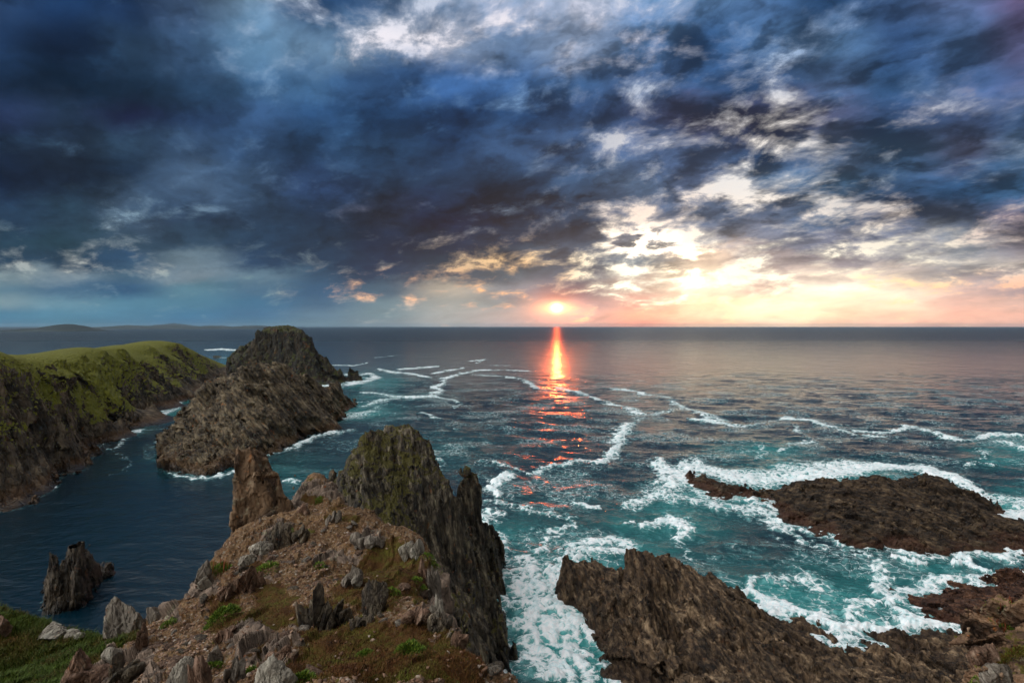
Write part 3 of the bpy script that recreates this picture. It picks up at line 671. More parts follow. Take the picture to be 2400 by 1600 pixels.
def build_ground():
    nu, nl = 820, 900
    px = np.linspace(-160, 1330, nu); U = (px - CX) / F; L = np.linspace(math.log(3.6), math.log(60), nl)
    Y = np.exp(L)[None, :] * np.ones((nu, 1)); X = U[:, None] * Y
    Z = hG(X, Y).astype(np.float64)
    PX = px[:, None] * np.ones((1, nl)); PY = HY + (H - Z) / Y * F
    w1 = fbm(np.stack([X.ravel(), Y.ravel(), X.ravel() * 0], 1) * .9, 4, s=60).reshape(X.shape)
    w2 = fbm(np.stack([X.ravel(), Y.ravel(), X.ravel() * 0 + 5], 1) * 2.5, 4, s=65).reshape(X.shape)
    w3 = fbm(np.stack([X.ravel(), Y.ravel(), X.ravel() * 0 + 9], 1) * 9, 3, s=68).reshape(X.shape)
    wig = w1 * .6 + w2 * .5 + w3 * .35
    path = sgn_blobs(PX, PY, [(755, 1190, 35, 22), (770, 1225, 60, 26), (800, 1262, 65, 28), (700, 1290, 70, 22), (690, 1345, 60, 30), (560, 1345, 40, 18), (620, 1375, 40, 22), (470, 1440, 50, 40), (440, 1495, 60, 50), (420, 1550, 60, 50), (380, 1480, 60, 25)]) + wig * .7 - .35
    grass = sgn_blobs(PX, PY, [(500, 1330, 40, 20), (920, 1320, 80, 60), (990, 1370, 45, 60), (860, 1400, 100, 40), (760, 1450, 80, 50), (640, 1400, 60, 34), (640, 1440, 70, 40), (600, 1330, 30, 14), (860, 1500, 170, 60), (980, 1560, 190, 60), (780, 1560, 120, 60), (530, 1440, 50, 45), (690, 1590, 60, 40),
       (730, 1172, 26, 9), (790, 1190, 20, 8), (820, 1215, 24, 10), (720, 1245, 26, 8)]) + wig * .95 - .30
    lush = sgn_blobs(PX, PY, [(-60, 1540, 260, 120), (120, 1535, 130, 75), (230, 1500, 100, 22), (60, 1600, 110, 90)]) + wig * .4 - .35
    rock = sgn_blobs(PX, PY, [(590, 1355, 60, 40), (590, 1480, 60, 50), (640, 1530, 80, 40), (720, 1500, 90, 40), (1010, 1400, 40, 80), (860, 1265, 60, 20), (700, 1170, 60, 30), (760, 1150, 60, 20), (650, 1260, 60, 40), (480, 1380, 40, 50), (380, 1440, 60, 30), (250, 1570, 110, 50), (340, 1560, 50, 60), (1060, 1470, 40, 60), (760, 1300, 120, 25)]) + wig * 1.5 - .30
    drop = sstep(.8, 2.0, np.abs(np.gradient(Z, axis=0) / np.maximum(np.gradient(X, axis=0), 1e-6)) + np.abs(np.gradient(Z, axis=1) / np.gradient(Y, axis=1)))
    c01 = lambda a, lo=0., hi=.35: sstep(lo, hi, a)
    R_ = np.maximum(c01(rock), drop); Lu = c01(lush, .0, .2) * (1 - drop); Gr = np.maximum(c01(np.maximum(grass, (w2 * .9 + w1 * .7 + w3 * .4) * 1.3 - .34)), Lu) * (1 - drop); Pa = c01(path) * (1 - drop)
    R_ = R_ * (1 - .9 * Pa) * (1 - .75 * Gr)
    v = np.stack([X.ravel(), Y.ravel(), Z.ravel()], 1)
    i = np.arange(nu * nl).reshape(nu, nl)
    f = np.stack([i[:-1, :-1], i[1:, :-1], i[1:, 1:], i[:-1, 1:]], -1).reshape(-1, 4)
    n = vnormals(v, f)
    B = basis((.8, -.35, .25), (.1, .2, 1)).astype(np.float32)
    q = (v @ B) + gnoise(v * .7, 70)[:, None] * .5
    t = .10
    cell = np.array([1., 4.5, 3.], np.float32) * t
    rk = facets(q / (cell * 2.6), 71, 1.) * .24 + facets(q / cell, 72, 1.) * .09
    so = fbm(v * 1.1, 3, s=74) * .16 + fbm(v * 5, 3, s=77) * .04
    pb = facets(v / .07, 78, .8) * .016 + facets(v / .16, 79, .8) * .026 + facets(v / .03, 80, .8) * .010
    Rf = R_.ravel(); Gf = Gr.ravel()
    D = so + rk * (.26 + .44 * Rf) + pb * (1 - .6 * Gf) * (1 - .5 * Rf) + drop.ravel() * (fbm(v * .6, 3, s=90) - .3) * .5
    v = v + n * D[:, None]
    me = make_mesh('ground', v, f, m_ground, attrs={'rock': Rf, 'grass': Gf, 'path': Pa.ravel(), 'lush': Lu.ravel()})
    link('ground', me, kind='structure')
    bv = BVHTree.FromPolygons([tuple(a) for a in v[::1].tolist()], f.tolist())
    return v, f, n, Rf, Gf, Pa.ravel(), Lu.ravel(), bv
def ground_mat():
    m = bpy.data.materials.new('ground'); m.use_nodes = True; tr = m.node_tree; tr.nodes.clear(); g = N(tr)
    pos = g.node('ShaderNodeTexCoord').outputs['Object']
    at = lambda n: g.node('ShaderNodeAttribute', attribute_name=n).outputs['Fac']
    nz = g.sep(g.node('ShaderNodeNewGeometry').outputs['Normal'])[2]
    n1 = g.noise(pos, 1.3, 5, .6); n2 = g.noise(pos, 7., 6, .65); n3 = g.noise(pos, 34., 5, .7)
    vc = g.sep(g.voro(pos, 13., 'F1', 'Color')); vc2 = g.sep(g.voro(pos, 34., 'F1', 'Color'))
    soil = g.ramp(g.add(g.mul(n1, .5), g.mul(n2, .5)), [(.38, lin('45291a')), (.5, lin('6e5034')), (.62, lin('907250'))])[0]
    stone = g.ramp(g.add(g.mul(vc[0], .6), g.mul(vc2[0], .4)), [(.1, lin('382a1e')), (.4, lin('5c4834')), (.7, lin('7c664e')), (.95, lin('92887a'))])[0]
    c = g.mix(g.mul(g.ss(g.add(vc2[1], g.mul(n2, .8)), .7, .95), .85), soil, stone)
    B = basis((.8, -.35, .25), (.1, .2, 1))
    def dot(v):
        q = g.node('ShaderNodeVectorMath', operation='DOT_PRODUCT'); g.put(q.inputs[0], pos); q.inputs[1].default_value = tuple(v); return q.outputs['Value']
    wv = g.vscale(g.vm('SUBTRACT', g.noise(pos, 1.5, 3, .5, out=1), (.5, .5, .5)), 1.4)
    st = g.vm('ADD', g.xyz(g.mul(dot(B[:, 0]), 14.), g.mul(dot(B[:, 1]), 2.), g.mul(dot(B[:, 2]), 4.)), wv)
    ns = g.noise(st, 1., 7, .65)
    rc = g.ramp(g.add(g.mul(ns, .7), g.mul(n1, .3)), [(.34, lin('2c241e')), (.47, lin('62544a')), (.57, lin('8c7868')), (.72, lin('b09c8c'))])[0]
    li = g.ss(g.noise(g.vm('ADD', pos, (9, 2, 4)), 3.2, 6, .72), .58, .68)
    rc = g.mix(g.mul(li, .55), rc, lin('9c9a7c'))
    lo = g.ss(g.noise(g.vm('ADD', pos, (19, 12, 4)), 2.1, 6, .72), .66, .70)
    rc = g.mix(g.mul(lo, .8), rc, lin('a85a1c'))
    e = g.add(at('rock'), g.mul(g.sub(n2, .5), 1.2))
    c = g.mix(g.ss(e, .35, .6), c, rc)
    gr = g.add(g.add(at('grass'), g.mul(g.sub(n2, .5), 1.6)), g.mul(g.sub(n3, .5), .8))
    gr = g.ss(gr, .42, .62)
    turf = g.ramp(g.add(g.mul(n2, .5), g.mul(g.noise(g.vm('ADD', pos, (3, 3, 3)), 2.2, 4, .6), .5)), [(.36, lin('2e1c0e')), (.47, lin('4e3418')), (.56, lin('4c4218')), (.68, lin('5c5a1c'))])[0]
    turf = g.mix(at('lush'), turf, g.mix(n2, lin('2c3a08'), lin('5e5c18')))
    turf = g.vscale(turf, g.mad(n3, 1.2, .4))
    c = g.mix(g.mul(gr, g.ss(nz, .1, .5)), c, turf)
    bs = g.node('ShaderNodeBsdfPrincipled'); g.put(bs.inputs['Base Color'], c); bs.inputs['Roughness'].default_value = .9; bs.inputs['Specular IOR Level'].default_value = .2
    hgt = g.add(g.add(n2, g.mul(n3, .5)), g.mul(g.m('MINIMUM', g.voro(pos, 34., 'DISTANCE_TO_EDGE'), .2), 1.5))
    hgt = g.add(hgt, g.mul(g.mul(ns, 1.5), at('rock')))
    g.put(bs.inputs['Normal'], g.bump(hgt, .8, .02))
    o = g.node('ShaderNodeOutputMaterial'); tr.links.new(bs.outputs[0], o.inputs[0])
    return m
m_ground = ground_mat()
gv, gf, gn, gR, gG, gP, gL, BV = build_ground()

def hit(px, py):
    d = Vector(((px - CX) / F, 1, -(py - HY) / F)); d.normalize()
    h = BV.ray_cast(Vector((0, 0, H)), d)
    return h[0]
# bluff at the lower right corner
m_bluff = rock_mat('rock_bluff', ('241a14', '5a4434', '86684f', 'a68c74'), (.4, .5, .8), .22, moss=.35, mosscol=('4a3410', '5c5c18'), mossn=.5, lichen=.6, bd=.05)
BP = [P3(*p) for p in [(2400, 1434, 14), (2375, 1445, 13.6), (2351, 1456, 13.3), (2331, 1472, 13), (2300, 1495, 12.6), (2280, 1514, 12.2), (2275, 1540, 11.8), (2262, 1600, 10.8), (2330, 1540, 11.6), (2400, 1500, 12.2), (2400, 1600, 10.2), (2340, 1600, 10.3), (2600, 1420, 13.5), (2600, 1600, 10.5), (2300, 1750, 9), (2800, 1500, 12), (2800, 1700, 9)]]
BP += [(x - .5, y + .3, z - 2.5) for x, y, z in BP[:8]] + [(x - 1.8, y + 1.6, z - 9) for x, y, z in BP[:8]] + [(12, 16.5, 48), (16, 17, 48), (8, 7, 52), (7, 8, 50), (6, 9, 46)]
hB = Height(BP)
v, f = solid(hB, (2215, 2520, 8.2, 18.5), 2.2, *bedded((.4, .5, .8), .22, .10, (1., 2.6, 2.2), 131), zmin=46.5, band=.9)
link('bluff', make_mesh('bluff', v, f, m_bluff), kind='structure')
BVB = BVHTree.FromPolygons(v.tolist(), f.tolist())

# pinnacle
m_pin = rock_mat('rock_pinnacle', ('1a120d', '4e3c2c', '765c44', '9a846c'), (.75, -.5, .1), .34, lichen=.55, bd=.05, up=(-.1, 0, 1))
PP = [P3(*p) for p in [(595, 1044, 21.2), (605, 1046, 21.3), (585, 1058, 21.1), (579, 1074, 21), (616, 1071, 21.3), (626, 1074, 21.4), (638, 1080, 21.5), (567, 1096, 20.9), (600, 1075, 20.9), (569, 1124, 20.7), (560, 1140, 20.6), (600, 1130, 20.5), (641, 1105, 21.5), (647, 1137, 21.3), (655, 1167, 21.1),
  (620, 1140, 20.7), (558, 1185, 20.4), (555, 1216, 20.2), (600, 1200, 20.2), (640, 1200, 20.4), (600, 1160, 20.35), (657, 1200, 21), (649, 1234, 20.6), (560, 1250, 19.8), (600, 1250, 19.7), (548, 1300, 19.6), (600, 1290, 19.2), (640, 1262, 19.8), (590, 1060, 22.2), (625, 1085, 22.4),
  (670, 1161, 22), (677, 1170, 22), (683, 1184, 22), (664, 1178, 21.8), (660, 1190, 21.3), (662, 1205, 21.), (688, 1215, 21.6), (672, 1210, 21.2), (660, 1235, 20.8)]]
PP += [(a, b, 50.) for a, b, _ in [P3(*p) for p in [(538, 1300, 19.4), (545, 1220, 20.2), (547, 1180, 20.8), (545, 1300, 21.5), (560, 1300, 22.8), (620, 1300, 23.4), (660, 1300, 23.3), (700, 1300, 22.8), (702, 1300, 21.6), (670, 1300, 19.9), (620, 1300, 18.8), (570, 1300, 18.8)]]]
v, f = solid(Height(PP), (530, 712, 18.6, 24), 1.7, *bedded((.75, -.5, .1), .55, .17, (1., 2.6, 1.6), 141, up=(-.1, 0, 1), big=1.3, huge=1.1, warp=.25), zmin=50.3, band=.8)
link('pinnacle', make_mesh('pinnacle', v, f, m_pin), 'tall narrow tan rock pinnacle at the left edge of the bare path', 'rock')

# ---------- sea ----------
FOAM = '''
838,921,3 877,923,4 930,932,5 972,934,6 1014,930,6 1037,915,5 1018,906,4 1039,902,4 1041,888,4 1060,883,4 1083,875,4 1125,867,3 1183,867,2 1240,869,2|.85
1026,932,3 1068,938,3 1077,948,4 1068,957,3|.75
888,865,4 926,873,5 972,877,4 1007,885,3|.9
934,865,3 980,862,4 1026,858,3|.9
1014,875,3 1049,869,4 1085,862,3|.9
1106,879,3 1164,881,4 1213,885,4 1240,896,5 1255,908,5 1282,917,4|.75
1309,908,5 1355,919,5 1393,934,4 1443,950,5 1485,961,7 1504,974,9 1481,988,10 1458,1022,10 1454,1049,9 1431,1072,9 1401,1093,8|.82
1435,911,4 1489,917,4 1535,930,4 1569,934,5 1577,946,6 1611,959,7 1650,973,8 1700,988,8|.85
1577,963,4 1539,974,5 1508,980,6|.7
1615,984,4 1665,988,6 1730,1001,7 1783,994,8 1837,980,6 1902,986,6 1959,1005,5 1998,1022,5 2074,1028,4|.85
2001,1013,4 2074,1017,6 2135,1005,7 2189,1019,6 2246,1034,7 2296,1034,6 2342,1022,6 2400,1026,6|.9
1867,1000,4 1883,1026,5 1913,1041,5 1864,1047,5 1829,1057,5|.7
1750,1038,4 1790,1045,6 1800,1065,8 1770,1080,8|.6
2304,1041,4 2361,1043,6 2400,1057,7|.85
2288,1053,4 2319,1064,5 2311,1078,5|.65
2260,1100,4 2300,1090,6 2340,1098,4|.65
1160,1087,4 1202,1099,6 1240,1118,6 1278,1107,8 1336,1087,8 1374,1082,7 1412,1093,8|.7
1090,1100,3 1120,1085,3 1150,1080,3|.5
985,968,2 1015,975,3 1035,985,2|.7
1040,985,6 1075,990,8 1080,1010,6|.42
1060,1060,5 1100,1070,5 1070,1045,4|.45
1010,1070,5 1040,1090,5 1030,1110,6|.6
1120,850,2 1135,842,3 1100,846,2|.8
880,838,2 930,832,2|.55 
1150,856,2 1195,856,2|.7
1185,1115,8 1162,1140,10 1160,1158,9 1170,1173,6|.98
1132,1183,8 1196,1193,9 1244,1208,9 1291,1212,8 1330,1224,7|.62
1345,1188,6 1374,1190,9 1400,1195,6|.85
1340,1234,6 1291,1253,9 1275,1288,12 1228,1323,14|.72
1135,1215,20 1150,1240,12|.8
1290,1400,44 1250,1460,60 1270,1560,70 1230,1340,40|.8
1250,1450,22 1300,1540,26 1310,1620,30|.92
1310,1320,12 1300,1370,20 1305,1420,22 1340,1480,30 1370,1540,36 1370,1620,40|.92
1300,1330,12 1340,1285,16 1420,1265,14 1480,1280,16|.78
1350,1308,12 1420,1300,16 1465,1310,14|.9
1540,1090,16 1580,1130,26 1620,1095,16 1700,1125,22 1800,1130,26 1880,1115,26 1980,1105,26 2080,1098,16|.88
2060,1095,12 2160,1100,12 2230,1130,13 2275,1155,12|.95
1830,1078,5 1900,1085,8|.5
1480,1190,16 1560,1160,26 1620,1180,22 1720,1200,22 1790,1215,24 1830,1250,16|.70
1500,1235,10 1560,1225,15 1620,1240,16 1590,1262,12|.85
1600,1270,5 1610,1300,5 1625,1325,8|.6
2310,1170,16 2360,1180,20 2420,1190,30|.7
2345,1215,10 2400,1222,18|.98
1780,1390,18 1830,1430,20 1900,1450,24 1960,1480,24 2050,1480,26 2150,1476,22 2250,1492,12|.96
2060,1330,14 2075,1370,22 2050,1410,24 2000,1435,30|.74
2080,1440,14 2140,1465,18 2200,1482,12|.95
1800,1370,20 1880,1365,24 1930,1400,24|.6
2120,1400,16 2200,1370,16 2290,1370,12|.66
2105,1320,5 2150,1333,7 2185,1328,5|1.
2235,1312,4 2290,1335,6 2340,1350,5|.98
1840,1255,8 1900,1280,10 1980,1300,10 2060,1310,10|.6
2340,1318,6 2400,1335,8|.75
1830,1330,14 1900,1320,14 2000,1340,14|.42
425,938,6 411,955,8 366,976,8 335,988,6 309,996,5|.85
430,965,3 445,958,3|.8
262,1018,4 232,1036,5 222,1048,4|.85
285,1030,4 300,1015,5 325,1005,6 338,1010,4|.9
263,1052,4 285,1035,3|.8
270,1055,2 295,1070,3 290,1100,2 270,1110,2|.5
350,1005,4 400,1000,3|.55
380,1020,5 370,1035,5|.65
500,900,4 482,912,4|1.
530,870,4 520,880,5|.8
485,820,2 520,818,4 565,821,3|1.
515,838,1.5 560,836,1.5 540,846,3|.7
140,1120,4 132,1150,5|.6
390,1108,5 450,1122,6 500,1120,6 540,1108,6 600,1090,4|.72
625,1072,4 700,1048,5 780,1018,7 830,1008,5|.8
800,980,12 850,975,10 880,960,8|.62
840,945,4 870,942,4 930,935,3 850,955,5|.7
765,905,5 800,905,5 850,896,7 885,885,6 868,876,5 812,878,5|.9
775,855,2 830,856,3 860,850,2|.8
905,830,1.5 1000,836,1.5|.4
590,1120,3 610,1100,3|.4
700,1135,5 680,1130,5 665,1128,5|.7
900,790,1.2 1000,792,1.2|.25
1420,855,2 1450,850,2|.4
1390,880,4 1560,885,3 1620,890,3|.35
'''
AER = [(1330, 1470, 190, 210, 1.), (1200, 1250, 80, 50, .5), (1560, 1230, 170, 60, .6), (1700, 1170, 160, 50, .7), (1900, 1120, 250, 34, .8), (1960, 1420, 290, 80, .85), (2200, 1350, 160, 40, .6), (1780, 1062, 110, 26, .7), (2370, 1060, 100, 40, .7),
       (870, 895, 80, 22, .8), (850, 965, 90, 24, .85), (900, 930, 110, 12, .5), (390, 955, 80, 26, .8), (300, 1000, 60, 20, .5), (560, 850, 50, 20, .5), (1500, 1330, 120, 40, .6), (1460, 1290, 160, 40, .7), (2380, 1200, 90, 50, .9), (1680, 1330, 150, 50, .35), (700, 1120, 120, 60, .25), (470, 1080, 150, 40, .25), (1000, 1060, 200, 60, .2)]
def water_mat():
    m = bpy.data.materials.new('water'); m.use_nodes = True; tr = m.node_tree; tr.nodes.clear(); g = N(tr)
    pos = g.node('ShaderNodeTexCoord').outputs['Object']
    at = lambda n: g.node('ShaderNodeAttribute', attribute_name=n).outputs['Fac']
    D = at('foam'); A = at('aeration')
    x, y, z = g.sep(pos); p2 = g.xyz(x, y, 0.)
    wv = g.vscale(g.vm('SUBTRACT', g.noise(p2, .22, 4, .6, out=1), (.5, .5, .5)), 5.)
    pw = g.vm('ADD', p2, wv)
    e1 = g.voro(pw, .42, 'DISTANCE_TO_EDGE', dim='2D'); e2 = g.voro(g.vm('ADD', pw, g.vscale(wv, .4)), 1.5, 'DISTANCE_TO_EDGE', dim='2D')
    w1 = g.sub(1., g.m('MINIMUM', g.mul(e1, 4.5), 1.)); w2 = g.sub(1., g.m('MINIMUM', g.mul(e2, 3.5), 1.))
    nf = g.noise(pw, .5, 6, .65); nl = g.noise(pw, 2.2, 4, .7)
    val = g.add(g.add(g.mul(w1, .34), g.mul(w2, .20)), g.add(g.mul(nf, .55), g.mul(nl, .30)))
    far = g.ss(y, 350., 1500.)
    th = g.mad(D, -1.22, 1.28)
    fo = g.ss(val, g.sub(th, .05), g.add(th, .26))
    fo = g.m('MULTIPLY', fo, g.ss(D, .02, .16))
    # scattered thin scum lines on the nearer sea
    deep = g.mix(g.noise(p2, .012, 3, .5), (.0015, .012, .022), (.002, .020, .032))
    teal = g.mix(nf, (.012, .17, .17), (.06, .42, .40))
    c = g.mix(g.m('MINIMUM', A, 1.), deep, teal)
    c = g.mix(g.mul(g.ss(g.add(D, g.mul(g.sub(nf, .5), 1.4)), .22, 1.05), .8), c, (.34, .74, .74))
    foamc = g.mix(g.ss(g.add(g.mul(nl, .5), g.mul(nf, .5)), .36, .58), (.55, .76, .79), (.95, .95, .96))
    bs = g.node('ShaderNodeBsdfPrincipled')
    g.put(bs.inputs['Base Color'], g.mix(fo, c, foamc))
    g.put(bs.inputs['Roughness'], g.mad(fo, .6, g.add(g.mad(far, .06, .10), g.ss(y, 500., 3500., 0., .17))))
    bs.inputs['IOR'].default_value = 1.38
    # ripples
    st = g.xyz(g.mul(x, .5), y, 0.)
    st = g.vm('ADD', st, g.vscale(wv, .12))
    r1 = g.noise(st, .75, 5, .62, dim='2D'); r2 = g.noise(g.vm('ADD', st, (40, 9, 0)), .12, 3, .6, dim='2D'); r3 = g.noise(g.vm('ADD', g.xyz(g.mul(x, .8), y, 0.), (4, 90, 0)), .032, 4, .7, dim='2D')
    calm = g.ss(g.add(g.mul(x, .85), g.mul(y, .30)), -55., 15., .30, 1.)
    b = g.bump(g.mul(r1, calm), 1., RIP[0])
    b = g.bump(g.mul(r2, g.mul(g.ss(y, 120., 420., .25, 1.), calm)), 1., RIP[1], b)
    b = g.bump(g.mul(r3, g.ss(y, 250., 1400., .12, 1.)), 1., RIP[2], b)
    r4 = g.noise(g.vm('ADD', g.xyz(g.mul(x, 2.2), y, 0.), (40, 9, 0)), .0085, 5, .75, dim='2D')
    b = g.bump(g.mul(r4, g.ss(y, 450., 2200.)), 1., RIP[3], b)
    b = g.bump(fo, .6, .25, b)
    g.put(bs.inputs['Normal'], b)
    o = g.node('ShaderNodeOutputMaterial'); tr.links.new(bs.outputs[0], o.inputs[0])
    return m
RIP = (.45, 2.2, 6., 22.)
def build_sea():
    px = np.concatenate([[-9000, -2500, -900], np.linspace(-250, 2650, 1050), [3400, 5000, 12000]])
    py = np.concatenate([np.linspace(1720, 1000, 560), np.linspace(999, 780, 190), np.linspace(779, 766.5, 20), []])
    Yr = np.concatenate([[-4000, -300, 10., 38.], H * F / (py - HY), [30000.]])
    nx, ny = len(px), len(Yr)
    Y = np.ones((nx, 1)) * Yr[None, :]; X = ((px - CX) / F)[:, None] * np.maximum(Y, 38.)
    PX = px[:, None] * np.ones((1, ny)); PY = HY + H * F / np.maximum(Y, 38.)
    inn = (Y > 40) & (Y < 3000) & (PX > -260) & (PX < 2660)
    fl = np.stack([X.ravel(), Y.ravel(), 0 * X.ravel()], 1)
    # organic edges: wander the lookup a few metres
    wa = fbm(fl * .045, 4, .6, s=200).reshape(X.shape); wb = fbm(fl * .045 + 77, 4, .6, s=204).reshape(X.shape)
    wc = fbm(fl * .25, 3, .6, s=208).reshape(X.shape); wd = fbm(fl * .25 + 33, 3, .6, s=212).reshape(X.shape)
    mpp = F / np.maximum(Y, 38.)
    qx = PX + (wa * 9 + wc * 4) * mpp; qy = PY + (wb * 9 + wd * 4) * mpp * H / np.maximum(Y, 38.)
    D = np.zeros(X.shape, np.float32); soft = np.zeros(X.shape, np.float32)
    for line in FOAM.strip().split('\n'):
        pts, s = line.split('|'); s = float(s); pts = [tuple(map(float, p.split(','))) for p in pts.split()]
        if max(p[2] for p in pts) <= 10 and min(p[1] for p in pts) < 1100: s *= .98; pts = [(a, b, c * .75) for a, b, c in pts]
        xs = [p[0] for p in pts]; ys = [p[1] for p in pts]; wm = max(p[2] for p in pts)
        i0, i1 = np.searchsorted(px, [min(xs) - wm * 16 - 30, max(xs) + wm * 16 + 30])
        rr = PY[0]; js = np.nonzero((rr > min(ys) - wm * 4 - 12) & (rr < max(ys) + wm * 4 + 12) & (Yr > 40))[0]
        if not len(js): continue
        sl = (slice(i0, i1), slice(js[0], js[-1] + 1))
        ax, ay = qx[sl], qy[sl]; asp = np.clip(Y[sl] / H * .55, 1., 3.)
        best = np.zeros(ax.shape, np.float32); bs_ = np.zeros(ax.shape, np.float32)
        for a, b in zip(pts[:-1], pts[1:]):
            dx, dy = (b[0] - a[0]) / asp, b[1] - a[1]
            t = np.clip((((ax - a[0]) / asp) * dx + (ay - a[1]) * dy) / (dx * dx + dy * dy + 1e-6), 0, 1)
            d2 = ((ax - a[0]) / asp - t * dx) ** 2 + (ay - a[1] - t * dy) ** 2
            w = a[2] + (b[2] - a[2]) * t
            best = np.maximum(best, np.exp(-(d2 / (w * w)) ** 1.3)); bs_ = np.maximum(bs_, np.exp(-np.sqrt(d2) / (w * 2.0)))
        D[sl] = np.maximum(D[sl], best * s); soft[sl] = np.maximum(soft[sl], bs_ * s)
    D = np.maximum(D, soft * .66)
    D *= np.where(PY < 1075, np.clip(.88 + wa * 1.1, .3, 1.05), 1)
    D *= np.clip(.93 + wc * .6 + fbm(fl * .9, 2, s=230).reshape(X.shape) * .4, .45, 1.15)
    lac = fbm(fl * .03, 4, .6, s=216).reshape(X.shape)
    D = np.maximum(D, np.clip(.27 + lac * .9, 0, .42) * sstep(1500, 400, Y) * sstep(700, 1300, PX + .3 * PY))
    # wash against the rocks
    for hf, box in SHORE:
        m = (PX > box[0] - 30) & (PX < box[1] + 30) & (Y > box[2] - 10) & (Y < box[3] + 10) & inn
        if not m.any(): continue
        h = hf(X[m], Y[m])
        sc_ = min(1., .35 + max(0, (box[0] - 250) / 700)) if box[1] > 300 or box[0] < 0 else .15
        D[m] = np.maximum(D[m], sstep(-4.5, -.5, h) * (.62 + wc[m] * .5) * max(sc_, .5 if box[1] > 300 else .35))
    A = np.zeros(X.shape, np.float32)
    for x, y, rx, ry, s in AER:
        A = np.maximum(A, s * np.exp(-(((qx - x) / rx) ** 2 + ((qy - y) / ry) ** 2)))
    A = np.maximum(A, sstep(.45, .9, D) * .7 * sstep(0, 400, PX) * sstep(900, 350, Y))
    D *= inn; A = A * inn * (.8 + wa * .8)
    # swell
    Z = np.zeros(X.shape)
    calm = sstep(-60, 20, X * .85 + Y * .30) * .85 + .15
    for k, (lam, amp, an) in enumerate([(26, .55, .35), (13, .42, .5), (6.5, .26, .6), (3.2, .13, .7)]):
        sp = Y * Y * 1.3 / (H * F)
        q = np.stack([(X * .5 + Y * .12).ravel() / lam, (Y + X * .15).ravel() / lam, 0 * X.ravel() + k * 9.], 1)
        n = 1 - 2 * np.abs(gnoise(q, 220 + k)).reshape(X.shape)
        Z += n * amp * sstep(lam * .5, lam * .2, sp)
    Z *= calm * inn; Z *= 1 + 1.3 * D; Z += D * D * .35 * (1 + wc)
    v = np.stack([X.ravel(), Y.ravel(), Z.ravel() - .3], 1); i = np.arange(nx * ny).reshape(nx, ny)
    f = np.stack([i[:-1, :-1], i[1:, :-1], i[1:, 1:], i[:-1, 1:]], -1).reshape(-1, 4)
    link('water', make_mesh('water', v, f, water_mat(), smooth=True, attrs={'foam': D.ravel(), 'aeration': A.ravel()}), kind='structure')
build_sea()

# distant land on the left
m_isle = bpy.data.materials.new('distant_land'); m_isle.use_nodes = True
g = N(m_isle.node_tree); bs = m_isle.node_tree.nodes['Principled BSDF']
g.put(bs.inputs['Base Color'], g.mix(g.noise(g.node('ShaderNodeTexCoord').outputs['Object'], .004, 5, .6), lin('141e1c'), lin('2a3430'))); bs.inputs['Roughness'].default_value = 1
def isle(name, prof, Y, base, depth):
    xs = np.array([p[0] for p in prof], float); hs = np.array([base - p[1] for p in prof], float)
    n = 160; x = np.linspace(xs[0], xs[-1], n); h = np.interp(x, xs, hs) / F * Y
    h = np.maximum(h + fbm(np.stack([x * .12, x * 0 + Y, x * 0], 1), 4, s=240) * h * .28, 0)
    m = 24; t = np.linspace(-1, 1, m)
    V = []
    for j in range(m):
        yy = Y + depth * (t[j] + 1) * .5 * (1 if t[j] < 0 else 1)
        pr = (1 - np.abs(t[j]) ** 1.6)
        X = (x - CX) / F * Y
        q = np.stack([X * .004, X * 0 + yy * .004, X * 0], 1)
        V.append(np.stack([X, X * 0 + yy, h * pr * (1 + .3 * fbm(q, 3, s=244)) - 2], 1))
    V = np.stack(V, 0); V[..., 2] *= (F / F); i = np.arange(n * m).reshape(m, n)
    f = np.stack([i[:-1, :-1], i[:-1, 1:], i[1:, 1:], i[1:, :-1]], -1).reshape(-1, 4)
    link(name, make_mesh(name, V.reshape(-1, 3), f, m_isle, smooth=True), kind='structure')
isle('hill', [(-60, 770), (-10, 764), (0, 765), (9, 769), (13, 771), (20, 770), (35, 760), (57, 755), (83, 754), (105, 761), (118, 766), (131, 770.5)], 6000, 771.5, 1000)
isle('hills', [(-40, 768), (110, 766), (116, 764), (155, 763.5), (200, 760), (229, 758), (260, 760.5), (290, 760), (319, 758.5), (350, 761), (385, 764), (400, 763), (414, 760), (450, 759.5), (480, 762.5), (510, 760), (560, 759.5), (577, 762.5), (590, 765)], 11000, 767., 2000)
isle('hills', [(290, 763), (320, 757), (344, 754.5), (370, 758), (400, 763)], 16000, 765., 2500)
# ---------- sea haze ----------
def haze():
    bm = bmesh.new(); bmesh.ops.create_cube(bm, size=1.); me = bpy.data.meshes.new('haze'); bm.to_mesh(me); bm.free()
    m = bpy.data.materials.new('haze'); m.use_nodes = True; t = m.node_tree; t.nodes.clear()
    p = t.nodes.new('ShaderNodeVolumePrincipled'); p.inputs['Color'].default_value = (.45, .66, .84, 1); p.inputs['Density'].default_value = 2.0e-5; p.inputs['Anisotropy'].default_value = .2
    o = t.nodes.new('ShaderNodeOutputMaterial'); t.links.new(p.outputs[0], o.inputs['Volume']); me.materials.append(m)
    ob = link('haze', me, kind='stuff'); ob.location = (0, 13100, 64); ob.scale = (80000, 34400, 130)
import bmesh
haze()
